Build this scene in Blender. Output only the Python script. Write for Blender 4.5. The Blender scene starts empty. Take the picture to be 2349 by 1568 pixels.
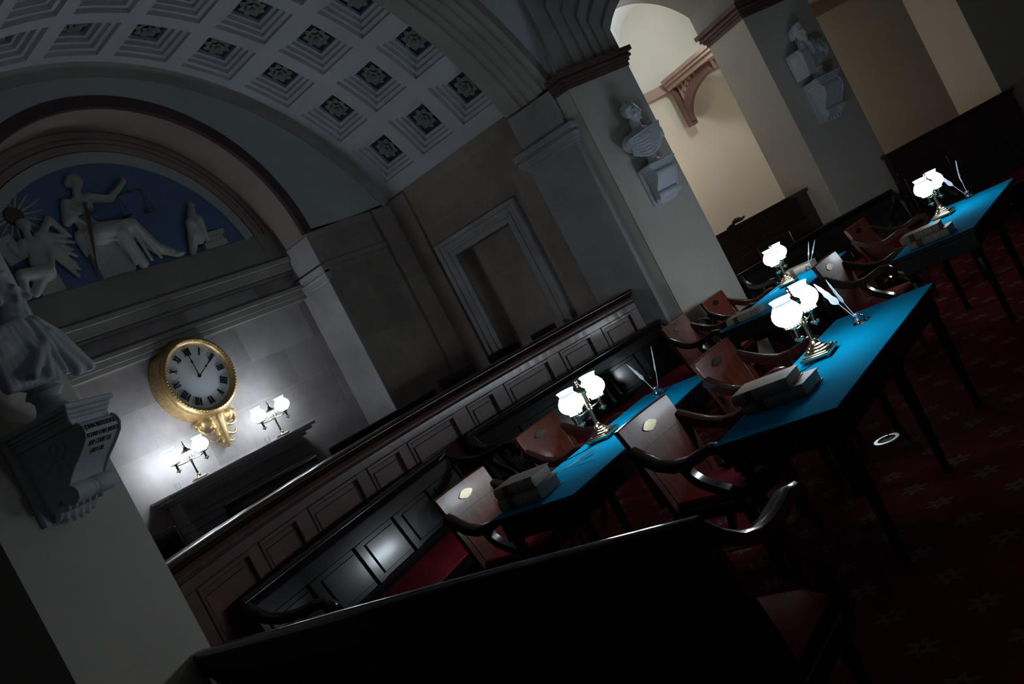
import bpy, bmesh, math, random
from math import sin, cos, pi, radians, sqrt, atan2, degrees
from mathutils import Vector, Matrix
random.seed(7)
sc = bpy.context.scene
COL = sc.collection

# ------------------------------------------------------------------ camera, world, exposure
cam = bpy.data.objects.new('camera', bpy.data.cameras.new('camera'))
COL.objects.link(cam)
RIGHT = (0.55173, -0.69542, -0.46042); UP = (0.30911, -0.34224, 0.88731); FWD = (0.77463, 0.63188, -0.02614)
cam.matrix_world = Matrix(((RIGHT[0], UP[0], -FWD[0], 0.0), (RIGHT[1], UP[1], -FWD[1], 0.0),
                           (RIGHT[2], UP[2], -FWD[2], 1.72), (0, 0, 0, 1)))
cam.data.sensor_width = 36.0
cam.data.lens = 2107.96 / 2349 * 36
cam.data.clip_start = 0.02
sc.camera = cam
w = bpy.data.worlds.new('world'); sc.world = w
w.use_nodes = True
w.node_tree.nodes['Background'].inputs[0].default_value = (0.30, 0.36, 0.62, 1)
w.node_tree.nodes['Background'].inputs[1].default_value = 0.004
sc.view_settings.view_transform = 'Standard'
sc.view_settings.look = 'None'
sc.view_settings.exposure = 0.0
sc.view_settings.gamma = 1.0
sc.view_settings.use_curve_mapping = False
SHADE_EMIT = 25.0

def point_light(name, loc, power, col, rad=0.1):
    l = bpy.data.lights.new(name, 'POINT'); l.energy = power; l.color = col; l.shadow_soft_size = rad
    o = bpy.data.objects.new(name, l); COL.objects.link(o); o.location = loc
    return o
# the loggia behind the piers is lit by its own lamps, which stand behind the piers
point_light('loggia_vault_lamp', (11.9, 4.46, 4.1), 40, (0.90, 0.97, 1.0), 0.08)
point_light('loggia_wall_lamp', (12.15, 6.1, 2.6), 15, (1.0, 0.80, 0.58), 0.12)
point_light('loggia_far_wall_lamp', (12.75, 4.45, 2.7), 11, (1.0, 0.84, 0.62), 0.12)

# ------------------------------------------------------------------ helpers
def props(o, label=None, cat=None, group=None, kind=None):
    if label: o['label'] = label
    if cat: o['category'] = cat
    if group: o['group'] = group
    if kind: o['kind'] = kind
    return o

def empty(name, loc=(0, 0, 0), rz=0.0, label=None, cat=None, group=None, kind=None):
    o = bpy.data.objects.new(name, None); COL.objects.link(o)
    o.empty_display_size = 0.1
    o.location = loc; o.rotation_euler = (0, 0, rz)
    return props(o, label, cat, group, kind)

def finish(me, mat, smooth):
    if mat: me.materials.append(mat)
    if smooth is not None:
        for p in me.polygons: p.use_smooth = True
        me.set_sharp_from_angle(angle=radians(smooth))

class MB:
    def __init__(s): s.v = []; s.f = []
    def add(s, vs, fs, M=None):
        n = len(s.v)
        s.v += [tuple(M @ Vector(q)) for q in vs] if M is not None else [tuple(q) for q in vs]
        s.f += [tuple(i + n for i in q) for q in fs]
        return s
    def box(s, x0, x1, y0, y1, z0, z1, M=None):
        return s.add([(x0, y0, z0), (x1, y0, z0), (x1, y1, z0), (x0, y1, z0), (x0, y0, z1), (x1, y0, z1), (x1, y1, z1), (x0, y1, z1)],
                     [(3, 2, 1, 0), (4, 5, 6, 7), (0, 1, 5, 4), (1, 2, 6, 5), (2, 3, 7, 6), (3, 0, 4, 7)], M)
    def cbox(s, cx, cy, cz, sx, sy, sz, M=None):
        return s.box(cx - sx / 2, cx + sx / 2, cy - sy / 2, cy + sy / 2, cz - sz / 2, cz + sz / 2, M)
    def lathe(s, prof, n=20, M=None, caps=True):
        vs = []; fs = []
        for r, z in prof:
            for i in range(n):
                a = 2 * pi * i / n; vs.append((r * cos(a), r * sin(a), z))
        m = len(prof)
        for j in range(m - 1):
            for i in range(n):
                k = (i + 1) % n
                fs.append((j * n + i, j * n + k, (j + 1) * n + k, (j + 1) * n + i))
        if caps:
            if prof[0][0] > 1e-5: fs.append(tuple(range(n))[::-1])
            if prof[-1][0] > 1e-5: fs.append(tuple((m - 1) * n + i for i in range(n)))
        return s.add(vs, fs, M)
    def grid(s, fn, nu, nv, M=None, closeu=False):
        vs = []; fs = []
        U = nu if closeu else nu + 1
        for j in range(nv + 1):
            for i in range(U): vs.append(fn(i / nu, j / nv))
        for j in range(nv):
            for i in range(nu):
                k = (i + 1) % U if closeu else i + 1
                fs.append((j * U + i, j * U + k, (j + 1) * U + k, (j + 1) * U + i))
        return s.add(vs, fs, M)
    def prism(s, poly, a0, a1, axis='x', M=None):
        n = len(poly)
        def pt(p, a):
            return (a, p[0], p[1]) if axis == 'x' else ((p[0], a, p[1]) if axis == 'y' else (p[0], p[1], a))
        vs = [pt(p, a0) for p in poly] + [pt(p, a1) for p in poly]
        fs = [tuple(range(n))[::-1], tuple(range(n, 2 * n))] + [(i, (i + 1) % n, n + (i + 1) % n, n + i) for i in range(n)]
        return s.add(vs, fs, M)
    def sweep(s, path, sec, ups=None, M=None, closed=False, scales=None):
        """sec: 2-D closed section (a along side, b along up) swept on path"""
        P = [Vector(p) for p in path]; n = len(P); m = len(sec); vs = []; fs = []
        for i in range(n):
            a = P[i - 1] if (i > 0 or closed) else P[i]
            b = P[(i + 1) % n] if (i < n - 1 or closed) else P[i]
            t = (b - a).normalized()
            up = Vector(ups[i]) if ups else Vector((0, 0, 1))
            side = t.cross(up)
            if side.length < 1e-6: side = Vector((1, 0, 0))
            side.normalize(); up2 = side.cross(t).normalized()
            k = scales[i] if scales else 1.0
            for (p, q) in sec: vs.append(tuple(P[i] + side * p * k + up2 * q * k))
        for i in range(n if closed else n - 1):
            j = (i + 1) % n
            for q in range(m):
                r = (q + 1) % m
                fs.append((i * m + q, i * m + r, j * m + r, j * m + q))
        if not closed:
            fs.append(tuple(range(m))[::-1]); fs.append(tuple((n - 1) * m + q for q in range(m)))
        return s.add(vs, fs, M)
    def tube(s, path, rad, n=8, M=None, flat=1.0):
        rr = rad if isinstance(rad, (list, tuple)) else [rad] * len(path)
        sec = [(cos(2 * pi * i / n), sin(2 * pi * i / n) * flat) for i in range(n)]
        P = [Vector(p) for p in path]
        ups = []
        for i in range(len(P)):
            t = (P[min(i + 1, len(P) - 1)] - P[max(i - 1, 0)]).normalized()
            u = Vector((0.13, 0.21, 0.97)) if abs(t.z) < 0.9 else Vector((0.97, 0.13, 0.1))
            ups.append(u)
        return s.sweep(path, sec, ups, M, scales=rr)
    def ball(s, c, r, M=None, n=12, rot=None):
        rx, ry, rz = r if isinstance(r, (list, tuple)) else (r, r, r)
        m = max(6, n // 2 + 2); vs = []; fs = []
        A = rot.to_3x3() if rot is not None else None
        def put(x, y, z):
            q = Vector((x * rx, y * ry, z * rz))
            if A is not None: q = A @ q
            vs.append((c[0] + q.x, c[1] + q.y, c[2] + q.z))
        put(0, 0, -1)
        for j in range(1, m):
            t = -pi / 2 + pi * j / m
            for i in range(n): put(cos(t) * cos(2 * pi * i / n), cos(t) * sin(2 * pi * i / n), sin(t))
        put(0, 0, 1); top = len(vs) - 1
        for i in range(n):
            k = (i + 1) % n
            fs.append((0, 1 + k, 1 + i)); fs.append((top, top - n + i, top - n + k))
            for j in range(m - 2): fs.append((1 + j * n + i, 1 + j * n + k, 1 + (j + 1) * n + k, 1 + (j + 1) * n + i))
        return s.add(vs, fs, M)
    def cap(s, a, b, ra, rb, n=10, M=None):
        """closed tapered capsule"""
        a = Vector(a); b = Vector(b); d = (b - a)
        L = max(d.length, 1e-6); q = Vector((0, 0, 1)).rotation_difference(d.normalized()).to_matrix().to_4x4()
        T = Matrix.Translation(a) @ q
        prof = [(0, -ra)]
        for k in (-60, -30, 0): prof.append((ra * cos(radians(k)), ra * sin(radians(k))))
        for k in (0, 30, 60): prof.append((rb * cos(radians(k)), L + rb * sin(radians(k))))
        prof.append((0, L + rb))
        prof = [(max(r, 1e-4), z) for r, z in prof]
        return s.lathe(prof, n, (M @ T) if M is not None else T)
    def build(s, name, mat, parent=None, bevel=None, smooth=35, segs=1):
        me = bpy.data.meshes.new(name)
        me.from_pydata(s.v, [], s.f)
        bm = bmesh.new(); bm.from_mesh(me)
        bmesh.ops.recalc_face_normals(bm, faces=bm.faces)
        if bevel:
            es = [e for e in bm.edges if len(e.link_faces) == 2 and e.calc_face_angle(0) > radians(40)]
            bmesh.ops.bevel(bm, geom=es, offset=bevel, segments=segs, affect='EDGES', profile=0.5, clamp_overlap=True)
        bm.to_mesh(me); bm.free()
        finish(me, mat, smooth)
        o = bpy.data.objects.new(name, me); COL.objects.link(o)
        if parent is not None: o.parent = parent
        return o

def sculpt(name, mb, mat, parent=None, voxel=0.012, it=4, disp=None):
    """fuse overlapping closed shapes into one continuous sculpted surface"""
    me = bpy.data.meshes.new(name + '_raw'); me.from_pydata(mb.v, [], mb.f)
    bm = bmesh.new(); bm.from_mesh(me); bmesh.ops.recalc_face_normals(bm, faces=bm.faces); bm.to_mesh(me); bm.free()
    o = bpy.data.objects.new(name, me); COL.objects.link(o)
    r = o.modifiers.new('r', 'REMESH'); r.mode = 'VOXEL'; r.voxel_size = voxel
    if it:
        m = o.modifiers.new('s', 'SMOOTH'); m.factor = 0.5; m.iterations = it
    dg = bpy.context.evaluated_depsgraph_get(); dg.update()
    me2 = bpy.data.meshes.new_from_object(o.evaluated_get(dg))
    o.modifiers.clear(); o.data = me2; me2.name = name
    bpy.data.meshes.remove(me)
    if disp:
        me2.calc_loop_triangles()
        ns = [v.normal.copy() for v in me2.vertices]
        for v, nn in zip(me2.vertices, ns): v.co += nn * disp(v.co)
    me2.materials.clear()
    finish(me2, mat, 180)
    if parent is not None: o.parent = parent
    return o

def copy_tree(o, parent=None):
    c = o.copy(); COL.objects.link(c)
    if parent is not None: c.parent = parent
    for k in [q for q in bpy.data.objects if q.parent == o]: copy_tree(k, c)
    return c

def rotz(a): return Matrix.Rotation(a, 4, 'Z')
def rotx(a): return Matrix.Rotation(a, 4, 'X')
def roty(a): return Matrix.Rotation(a, 4, 'Y')
def T(x, y, z): return Matrix.Translation((x, y, z))

# ------------------------------------------------------------------ materials
def mat_base(name):
    m = bpy.data.materials.new(name); m.use_nodes = True
    nt = m.node_tree; b = nt.nodes['Principled BSDF']
    return m, nt, b
def nd(nt, t, **kw):
    n = nt.nodes.new(t)
    for k, v in kw.items(): setattr(n, k, v)
    return n
def ramp(nt, stops):
    r = nd(nt, 'ShaderNodeValToRGB'); e = r.color_ramp.elements
    while len(e) < len(stops): e.new(0.5)
    for q, (p, c) in zip(e, stops): q.position = p; q.color = (*c, 1)
    return r
def noise(nt, scale, detail=4, vec=None, rough=0.55):
    n = nd(nt, 'ShaderNodeTexNoise'); n.inputs['Scale'].default_value = scale; n.inputs['Detail'].default_value = detail
    n.inputs['Roughness'].default_value = rough
    if vec is not None: nt.links.new(vec, n.inputs['Vector'])
    return n
def objco(nt, scale=(1, 1, 1)):
    t = nd(nt, 'ShaderNodeTexCoord'); m = nd(nt, 'ShaderNodeMapping'); m.inputs['Scale'].default_value = scale
    nt.links.new(t.outputs['Object'], m.inputs['Vector']); return m.outputs['Vector']
def bump(nt, b, src, strength=0.2, dist=0.01):
    n = nd(nt, 'ShaderNodeBump'); n.inputs['Strength'].default_value = strength; n.inputs['Distance'].default_value = dist
    nt.links.new(src, n.inputs['Height']); nt.links.new(n.outputs['Normal'], b.inputs['Normal'])

def mottled(name, c1, c2, scale=3.0, rough=0.8, bstr=0.05, bscale=60, spec=0.3, metal=0.0, coat=0.0):
    m, nt, b = mat_base(name); v = objco(nt)
    n = noise(nt, scale, 5, v); r = ramp(nt, [(0.3, c1), (0.7, c2)])
    nt.links.new(n.outputs['Fac'], r.inputs['Fac']); nt.links.new(r.outputs['Color'], b.inputs['Base Color'])
    b.inputs['Roughness'].default_value = rough; b.inputs['Specular IOR Level'].default_value = spec
    b.inputs['Metallic'].default_value = metal; b.inputs['Coat Weight'].default_value = coat
    if bstr: bump(nt, b, noise(nt, bscale, 3, v).outputs['Fac'], bstr, 0.004)
    return m

def stone(name, c1, c2, mortar, bw=0.95, bh=0.43):
    """sandstone laid in large blocks, mapped along the wall and up"""
    m, nt, b = mat_base(name)
    g = nd(nt, 'ShaderNodeNewGeometry'); s = nd(nt, 'ShaderNodeSeparateXYZ'); nt.links.new(g.outputs['Position'], s.inputs[0])
    a = nd(nt, 'ShaderNodeMath', operation='ADD'); nt.links.new(s.outputs[0], a.inputs[0]); nt.links.new(s.outputs[1], a.inputs[1])
    c = nd(nt, 'ShaderNodeCombineXYZ'); nt.links.new(a.outputs[0], c.inputs[0]); nt.links.new(s.outputs[2], c.inputs[1])
    br = nd(nt, 'ShaderNodeTexBrick'); nt.links.new(c.outputs[0], br.inputs['Vector'])
    br.inputs['Scale'].default_value = 1.0; br.inputs['Brick Width'].default_value = bw; br.inputs['Row Height'].default_value = bh
    br.inputs['Mortar Size'].default_value = 0.004; br.inputs['Mortar Smooth'].default_value = 0.4
    br.inputs['Color1'].default_value = (*c1, 1); br.inputs['Color2'].default_value = (*c2, 1); br.inputs['Mortar'].default_value = (*mortar, 1)
    n = noise(nt, 2.2, 6, g.outputs['Position'], 0.6); r = ramp(nt, [(0.3, (0.72, 0.70, 0.70)), (0.72, (1.12, 1.1, 1.08))])
    nt.links.new(n.outputs['Fac'], r.inputs['Fac'])
    mx = nd(nt, 'ShaderNodeMix', data_type='RGBA', blend_type='MULTIPLY'); mx.inputs[0].default_value = 1.0
    nt.links.new(br.outputs['Color'], mx.inputs[6]); nt.links.new(r.outputs['Color'], mx.inputs[7])
    nt.links.new(mx.outputs[2], b.inputs['Base Color'])
    b.inputs['Roughness'].default_value = 0.75; b.inputs['Specular IOR Level'].default_value = 0.25
    bump(nt, b, noise(nt, 35, 4, g.outputs['Position']).outputs['Fac'], 0.12, 0.006)
    return m

def wood(name, c1, c2, rough=0.22, coat=0.6, scale=(14, 14, 1.6), gr=2.5):
    m, nt, b = mat_base(name); v = objco(nt, scale)
    n = noise(nt, gr, 6, v, 0.6); n2 = noise(nt, 1.1, 3, objco(nt, (3, 3, 1.2)))
    r = ramp(nt, [(0.28, c1), (0.72, c2)]); nt.links.new(n.outputs['Fac'], r.inputs['Fac'])
    r2 = ramp(nt, [(0.3, (0.65, 0.65, 0.65)), (0.7, (1.15, 1.15, 1.15))]); nt.links.new(n2.outputs['Fac'], r2.inputs['Fac'])
    mx = nd(nt, 'ShaderNodeMix', data_type='RGBA', blend_type='MULTIPLY'); mx.inputs[0].default_value = 1.0
    nt.links.new(r.outputs['Color'], mx.inputs[6]); nt.links.new(r2.outputs['Color'], mx.inputs[7])
    nt.links.new(mx.outputs[2], b.inputs['Base Color'])
    b.inputs['Roughness'].default_value = rough; b.inputs['Coat Weight'].default_value = coat; b.inputs['Coat Roughness'].default_value = 0.12
    bump(nt, b, n2.outputs['Fac'], 0.05, 0.01)
    return m

M = {}
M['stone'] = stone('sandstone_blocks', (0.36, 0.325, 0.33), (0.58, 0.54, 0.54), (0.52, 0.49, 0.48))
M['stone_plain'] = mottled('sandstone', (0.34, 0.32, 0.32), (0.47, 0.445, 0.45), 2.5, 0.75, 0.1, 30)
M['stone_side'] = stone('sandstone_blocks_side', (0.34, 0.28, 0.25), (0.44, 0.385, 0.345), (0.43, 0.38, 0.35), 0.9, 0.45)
M['plaster_vault'] = mottled('vault_plaster', (0.60, 0.605, 0.635), (0.68, 0.685, 0.71), 1.4, 0.85, 0.03)
M['plaster_grey'] = mottled('grey_plaster', (0.47, 0.50, 0.49), (0.54, 0.57, 0.55), 1.2, 0.85, 0.03)
M['plaster_cream'] = mottled('cream_plaster', (0.60, 0.565, 0.49), (0.68, 0.64, 0.56), 0.9, 0.85, 0.03)
M['plaster_white'] = mottled('white_plaster', (0.78, 0.80, 0.79), (0.84, 0.85, 0.84), 0.9, 0.85, 0.02)
M['rib'] = mottled('brown_grey_rib_paint', (0.36, 0.33, 0.295), (0.44, 0.41, 0.37), 2.0, 0.8, 0.04)
M['crest'] = mottled('dark_brown_moulding_paint', (0.115, 0.06, 0.055), (0.17, 0.095, 0.085), 3.0, 0.6, 0.03)
M['crest_light'] = mottled('tan_moulding_paint', (0.30, 0.205, 0.165), (0.36, 0.25, 0.20), 3.0, 0.6, 0.03)
M['rose_paint'] = mottled('rose_brown_paint', (0.34, 0.245, 0.225), (0.40, 0.30, 0.275), 1.2, 0.85, 0.03)
M['maroon'] = mottled('dark_maroon_paint', (0.085, 0.05, 0.055), (0.115, 0.07, 0.075), 2.0, 0.7, 0.03)
M['relief_blue'] = mottled('relief_blue_paint', (0.115, 0.20, 0.36), (0.14, 0.235, 0.40), 1.2, 0.85, 0.02)
M['relief_white'] = mottled('relief_plaster', (0.44, 0.44, 0.41), (0.52, 0.51, 0.48), 3.0, 0.8, 0.04)
M['taupe'] = mottled('taupe_cornice_stone', (0.32, 0.30, 0.265), (0.38, 0.355, 0.32), 2.0, 0.8, 0.05)
M['marble'] = mottled('white_marble', (0.60, 0.635, 0.68), (0.70, 0.735, 0.77), 4.0, 0.5, 0.03)
M['marble_grey'] = mottled('grey_marble', (0.30, 0.30, 0.315), (0.42, 0.42, 0.435), 5.0, 0.35, 0.02, coat=0.3)
M['gold'] = mottled('gilding', (0.42, 0.27, 0.11), (0.66, 0.46, 0.22), 25.0, 0.42, 0.5, 70, metal=0.75)
M['gold_dark'] = mottled('bronze_figure', (0.10, 0.07, 0.05), (0.16, 0.11, 0.08), 10.0, 0.5, 0.1)
M['dial'] = mottled('enamel_dial', (0.74, 0.78, 0.78), (0.78, 0.82, 0.82), 2.0, 0.35, 0)
M['ink_black'] = mottled('black_paint', (0.01, 0.01, 0.014), (0.016, 0.016, 0.02), 4.0, 0.5, 0)
M['text_ink'] = mottled('dark_lettering', (0.05, 0.06, 0.07), (0.07, 0.08, 0.09), 4.0, 0.7, 0)
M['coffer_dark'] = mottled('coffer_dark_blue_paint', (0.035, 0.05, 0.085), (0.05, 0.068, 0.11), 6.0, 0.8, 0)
M['rosette'] = mottled('rosette_gilt_plaster', (0.26, 0.25, 0.23), (0.36, 0.35, 0.33), 20.0, 0.7, 0.2)
M['mahogany'] = wood('mahogany', (0.085, 0.015, 0.008), (0.23, 0.050, 0.026), 0.38, 0.15)
M['mahogany_dark'] = wood('dark_mahogany', (0.030, 0.010, 0.008), (0.060, 0.020, 0.015), 0.22, 0.7)
M['rail_wood'] = wood('rail_mahogany', (0.115, 0.052, 0.050), (0.17, 0.080, 0.075), 0.38, 0.25, (2, 2, 9))
M['rail_panel'] = wood('rail_panel_mahogany', (0.135, 0.055, 0.045), (0.20, 0.085, 0.070), 0.38, 0.25, (2, 2, 9))
M['ebony'] = wood('black_lacquered_wood', (0.008, 0.007, 0.009), (0.016, 0.014, 0.017), 0.20, 0.8)
M['red_leather'] = mottled('crimson_leather', (0.25, 0.006, 0.022), (0.32, 0.011, 0.032), 6.0, 0.6, 0.25, 40, spec=0.2)
M['brass'] = mottled('aged_brass', (0.44, 0.38, 0.26), (0.62, 0.54, 0.38), 18.0, 0.22, 0.06, 40, metal=1.0)
M['brass_dark'] = mottled('dark_brass', (0.14, 0.12, 0.085), (0.22, 0.19, 0.135), 18.0, 0.3, 0.06, 40, metal=1.0)
M['nail'] = mottled('brass_nail', (0.75, 0.70, 0.62), (0.85, 0.80, 0.72), 18.0, 0.3, 0, metal=0.8)
M['feather'] = mottled('white_feather', (0.72, 0.76, 0.80), (0.80, 0.84, 0.87), 30.0, 0.7, 0.1, 120)
M['calf'] = mottled('calfskin_binding', (0.34, 0.28, 0.23), (0.46, 0.39, 0.33), 7.0, 0.55, 0.15, 50)
M['calf_dark'] = mottled('brown_leather_label', (0.10, 0.055, 0.035), (0.14, 0.08, 0.05), 7.0, 0.5, 0.1, 50)
M['pages'] = mottled('old_pages', (0.60, 0.52, 0.44), (0.70, 0.62, 0.53), 40.0, 0.8, 0.2, 200)
M['paper'] = mottled('paper', (0.72, 0.74, 0.80), (0.80, 0.82, 0.86), 5.0, 0.8, 0.05)
M['felt_dark'] = mottled('table_black_paint', (0.007, 0.007, 0.010), (0.012, 0.012, 0.016), 8.0, 0.35, 0.05)
M['cord'] = mottled('black_cord', (0.01, 0.01, 0.012), (0.015, 0.015, 0.017), 8.0, 0.6, 0)
M['steel'] = mottled('steel_ring', (0.75, 0.75, 0.78), (0.82, 0.82, 0.85), 8.0, 0.3, 0, metal=0.9)

def make_baize():
    m, nt, b = mat_base('blue_green_baize'); v = objco(nt)
    n = noise(nt, 3.0, 5, v); r = ramp(nt, [(0.3, (0.0, 0.255, 0.47)), (0.7, (0.0, 0.285, 0.53))])
    nt.links.new(n.outputs['Fac'], r.inputs['Fac']); nt.links.new(r.outputs['Color'], b.inputs['Base Color'])
    b.inputs['Roughness'].default_value = 1.0; b.inputs['Specular IOR Level'].default_value = 0.02
    bump(nt, b, noise(nt, 300, 3, v).outputs['Fac'], 0.2, 0.002)
    return m
M['baize'] = make_baize()

def make_shade():
    m, nt, b = mat_base('lit_opal_glass')
    b.inputs['Base Color'].default_value = (0.9, 0.92, 0.95, 1)
    b.inputs['Emission Color'].default_value = (0.80, 0.92, 1.0, 1); b.inputs['Emission Strength'].default_value = SHADE_EMIT
    b.inputs['Roughness'].default_value = 0.2
    return m
M['shade'] = make_shade()
M['shade_lip'] = M['shade'].copy(); M['shade_lip'].name = 'dimmer_opal_glass_lip'
M['shade_lip'].node_tree.nodes['Principled BSDF'].inputs['Emission Strength'].default_value = 0.42
M['shade_lip'].node_tree.nodes['Principled BSDF'].inputs['Emission Color'].default_value = (0.62, 0.82, 1.0, 1)

def make_glass(name, col=(1, 1, 1), rough=0.02):
    m, nt, b = mat_base(name)
    b.inputs['Base Color'].default_value = (*col, 1); b.inputs['Transmission Weight'].default_value = 1.0
    b.inputs['Roughness'].default_value = rough; b.inputs['IOR'].default_value = 1.48
    return m
M['glass'] = make_glass('clear_glass', (0.93, 0.96, 1.0))

def make_carpet():
    m, nt, b = mat_base('red_carpet_with_star_motifs')
    g = nd(nt, 'ShaderNodeNewGeometry'); s = nd(nt, 'ShaderNodeSeparateXYZ'); nt.links.new(g.outputs['Position'], s.inputs[0])
    L = nt.links.new
    def math(op, a, bb=None):
        n = nd(nt, 'ShaderNodeMath', operation=op)
        for i, q in enumerate((a, bb)):
            if q is None: continue
            if isinstance(q, (int, float)): n.inputs[i].default_value = q
            else: L(q, n.inputs[i])
        return n.outputs[0]
    def cell(off):
        x = math('SUBTRACT', math('FRACT', math('ADD', math('DIVIDE', s.outputs[0], 0.5), off)), 0.5)
        y = math('SUBTRACT', math('FRACT', math('ADD', math('DIVIDE', s.outputs[1], 0.36), off + 0.05)), 0.5)
        x = math('MULTIPLY', x, 0.5); y = math('MULTIPLY', y, 0.36)
        r = math('SQRT', math('ADD', math('MULTIPLY', x, x), math('MULTIPLY', y, y)))
        a = math('ARCTAN2', y, x)
        pet = math('MULTIPLY', math('COSINE', math('MULTIPLY', a, 6.0)), 0.018)
        lim = math('ADD', pet, 0.052)
        inside = math('LESS_THAN', r, lim)
        hole = math('GREATER_THAN', r, 0.016)
        return math('MULTIPLY', inside, hole)
    star = math('MAXIMUM', cell(0.5), cell(0.0))
    n = noise(nt, 90, 3, g.outputs['Position']); br = math('MULTIPLY', star, math('ADD', math('MULTIPLY', n.outputs['Fac'], 0.9), 0.15))
    n2 = noise(nt, 6, 4, g.outputs['Position'])
    r = ramp(nt, [(0.3, (0.13, 0.010, 0.020)), (0.7, (0.19, 0.016, 0.028))]); L(n2.outputs['Fac'], r.inputs['Fac'])
    mx = nd(nt, 'ShaderNodeMix', data_type='RGBA'); L(br, mx.inputs[0]); L(r.outputs['Color'], mx.inputs[6]); mx.inputs[7].default_value = (0.23, 0.19, 0.16, 1)
    L(mx.outputs[2], b.inputs['Base Color']); b.inputs['Roughness'].default_value = 0.95; b.inputs['Specular IOR Level'].default_value = 0.1
    bump(nt, b, noise(nt, 220, 2, g.outputs['Position']).outputs['Fac'], 0.4, 0.004)
    return m
M['carpet'] = make_carpet()
# ------------------------------------------------------------------ the room shell
XA = 5.42                      # axis of the arched niche
XV, ZV, RV = 5.40, 2.25, 3.72  # barrel vault of the bay
YW, YN, YB0, YB1 = 7.95, 8.50, 5.75, 5.05
XS = 8.80                      # side wall with the doorway
AMAX = radians(66.4)

def struct(name, mb, mat, parent=None, label=None, smooth=35, bevel=None):
    o = mb.build(name, mat, parent, bevel, smooth)
    if parent is None: o['kind'] = 'structure'
    if label: o['label'] = label
    return o

fl = MB().box(-4, 18, -5, 10, -0.15, 0.0)
struct('floor', fl, M['carpet'], label='dark red carpet with pale star motifs')

# coffered barrel vault ----------------------------------------------------
def vpt(a, y, dr=0.0): return (XV + (RV + dr) * sin(a), y, ZV + (RV + dr) * cos(a))
PIT = radians(11.55); A0 = radians(0.9); HALF = radians(4.45); CY = [7.46, 6.72, 5.98]; HY = 0.287
tiers = [A0 + PIT * k for k in range(-4, 6)]
abr = [-AMAX]
for t in tiers: abr += [t - HALF, t + HALF]
abr.append(AMAX)
ybr = [YB0 - 0.02]
for y in sorted(CY): ybr += [y - HY, y + HY]
ybr.append(YW)
vb = MB()
for i in range(len(abr) - 1):
    ihole = (i % 2 == 1)
    for j in range(len(ybr) - 1):
        if ihole and j % 2 == 1: continue
        n = max(1, int(round((abr[i + 1] - abr[i]) / radians(3))))
        vb.grid(lambda u, v, i=i, j=j: vpt(abr[i] + (abr[i + 1] - abr[i]) * u, ybr[j] + (ybr[j + 1] - ybr[j]) * v), n, 1)
# outer shell so that the vault has thickness
vb.grid(lambda u, v: vpt(-AMAX + 2 * AMAX * u, YB0 - 0.02 + (YW - YB0 + 0.02) * v, 0.32), 40, 1)
ceiling = struct('ceiling', vb, M['plaster_vault'], label='pale grey coffered barrel vault')

def coffer_mesh():
    """stepped square recess and its dark field, built around angle 0, y 0 on the vault radius"""
    mb = MB(); steps = [(1.0, 0.0), (1.0, 0.045), (0.83, 0.045), (0.83, 0.09), (0.68, 0.09), (0.68, 0.135), (0.54, 0.135), (0.54, 0.185)]
    def P(u, v, k, d): 
        a = HALF * k * u; return (RV + d) * sin(a), HY * k * v, (RV + d) * cos(a) - RV
    N = 4
    for (k0, d0), (k1, d1) in zip(steps[:-1], steps[1:]):
        for (ua, va, ub, vb_) in ((-1, -1, 1, -1), (1, -1, 1, 1), (1, 1, -1, 1), (-1, 1, -1, -1)):
            mb.grid(lambda s, t, ua=ua, va=va, ub=ub, vb_=vb_: P(ua + (ub - ua) * s, va + (vb_ - va) * s, k0 + (k1 - k0) * t, d0 + (d1 - d0) * t), N, 1)
    return mb
def field_mesh():
    k = 0.54
    return MB().grid(lambda u, v: ((RV + 0.183) * sin(HALF * k * (2 * u - 1)), HY * k * (2 * v - 1), (RV + 0.183) * cos(HALF * k * (2 * u - 1)) - RV), 3, 3)
def rosette_mesh():
    mb = MB()
    def petal(a, r0, L, wd, z, lift):
        m = Matrix.Rotation(a, 4, 'Z')
        def fn(u, v):
            x = r0 + L * v; hw = wd * sin(pi * min(0.98, 0.12 + 0.83 * v)) ; y = hw * (2 * u - 1)
            return (x, y, z - lift * sin(pi * v * 0.75) + 0.012 * abs(2 * u - 1) ** 1.5)
        vs = MB().grid(fn, 4, 5)
        mb.add(vs.v, vs.f, m)
    for i in range(8): petal(2 * pi * i / 8, 0.035, 0.110, 0.044, 0.178, 0.035)
    for i in range(6): petal(2 * pi * i / 6 + 0.3, 0.012, 0.066, 0.032, 0.160, 0.035)
    mb.ball((0, 0, 0.14), (0.018, 0.018, 0.02), n=8)
    return mb
cof0 = fld0 = ros0 = None
for t in tiers:
    for y in CY:
        if cof0 is None:
            cof0 = coffer_mesh().build('coffer', M['plaster_vault'], ceiling, smooth=20)
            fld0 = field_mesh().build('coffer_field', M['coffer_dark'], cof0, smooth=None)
            ros0 = rosette_mesh().build('rosette', M['rosette'], cof0, smooth=60)
            c = cof0
        else:
            c = copy_tree(cof0, ceiling)
        c.location = vpt(t, y); c.rotation_euler = (0, t, 0)

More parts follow.
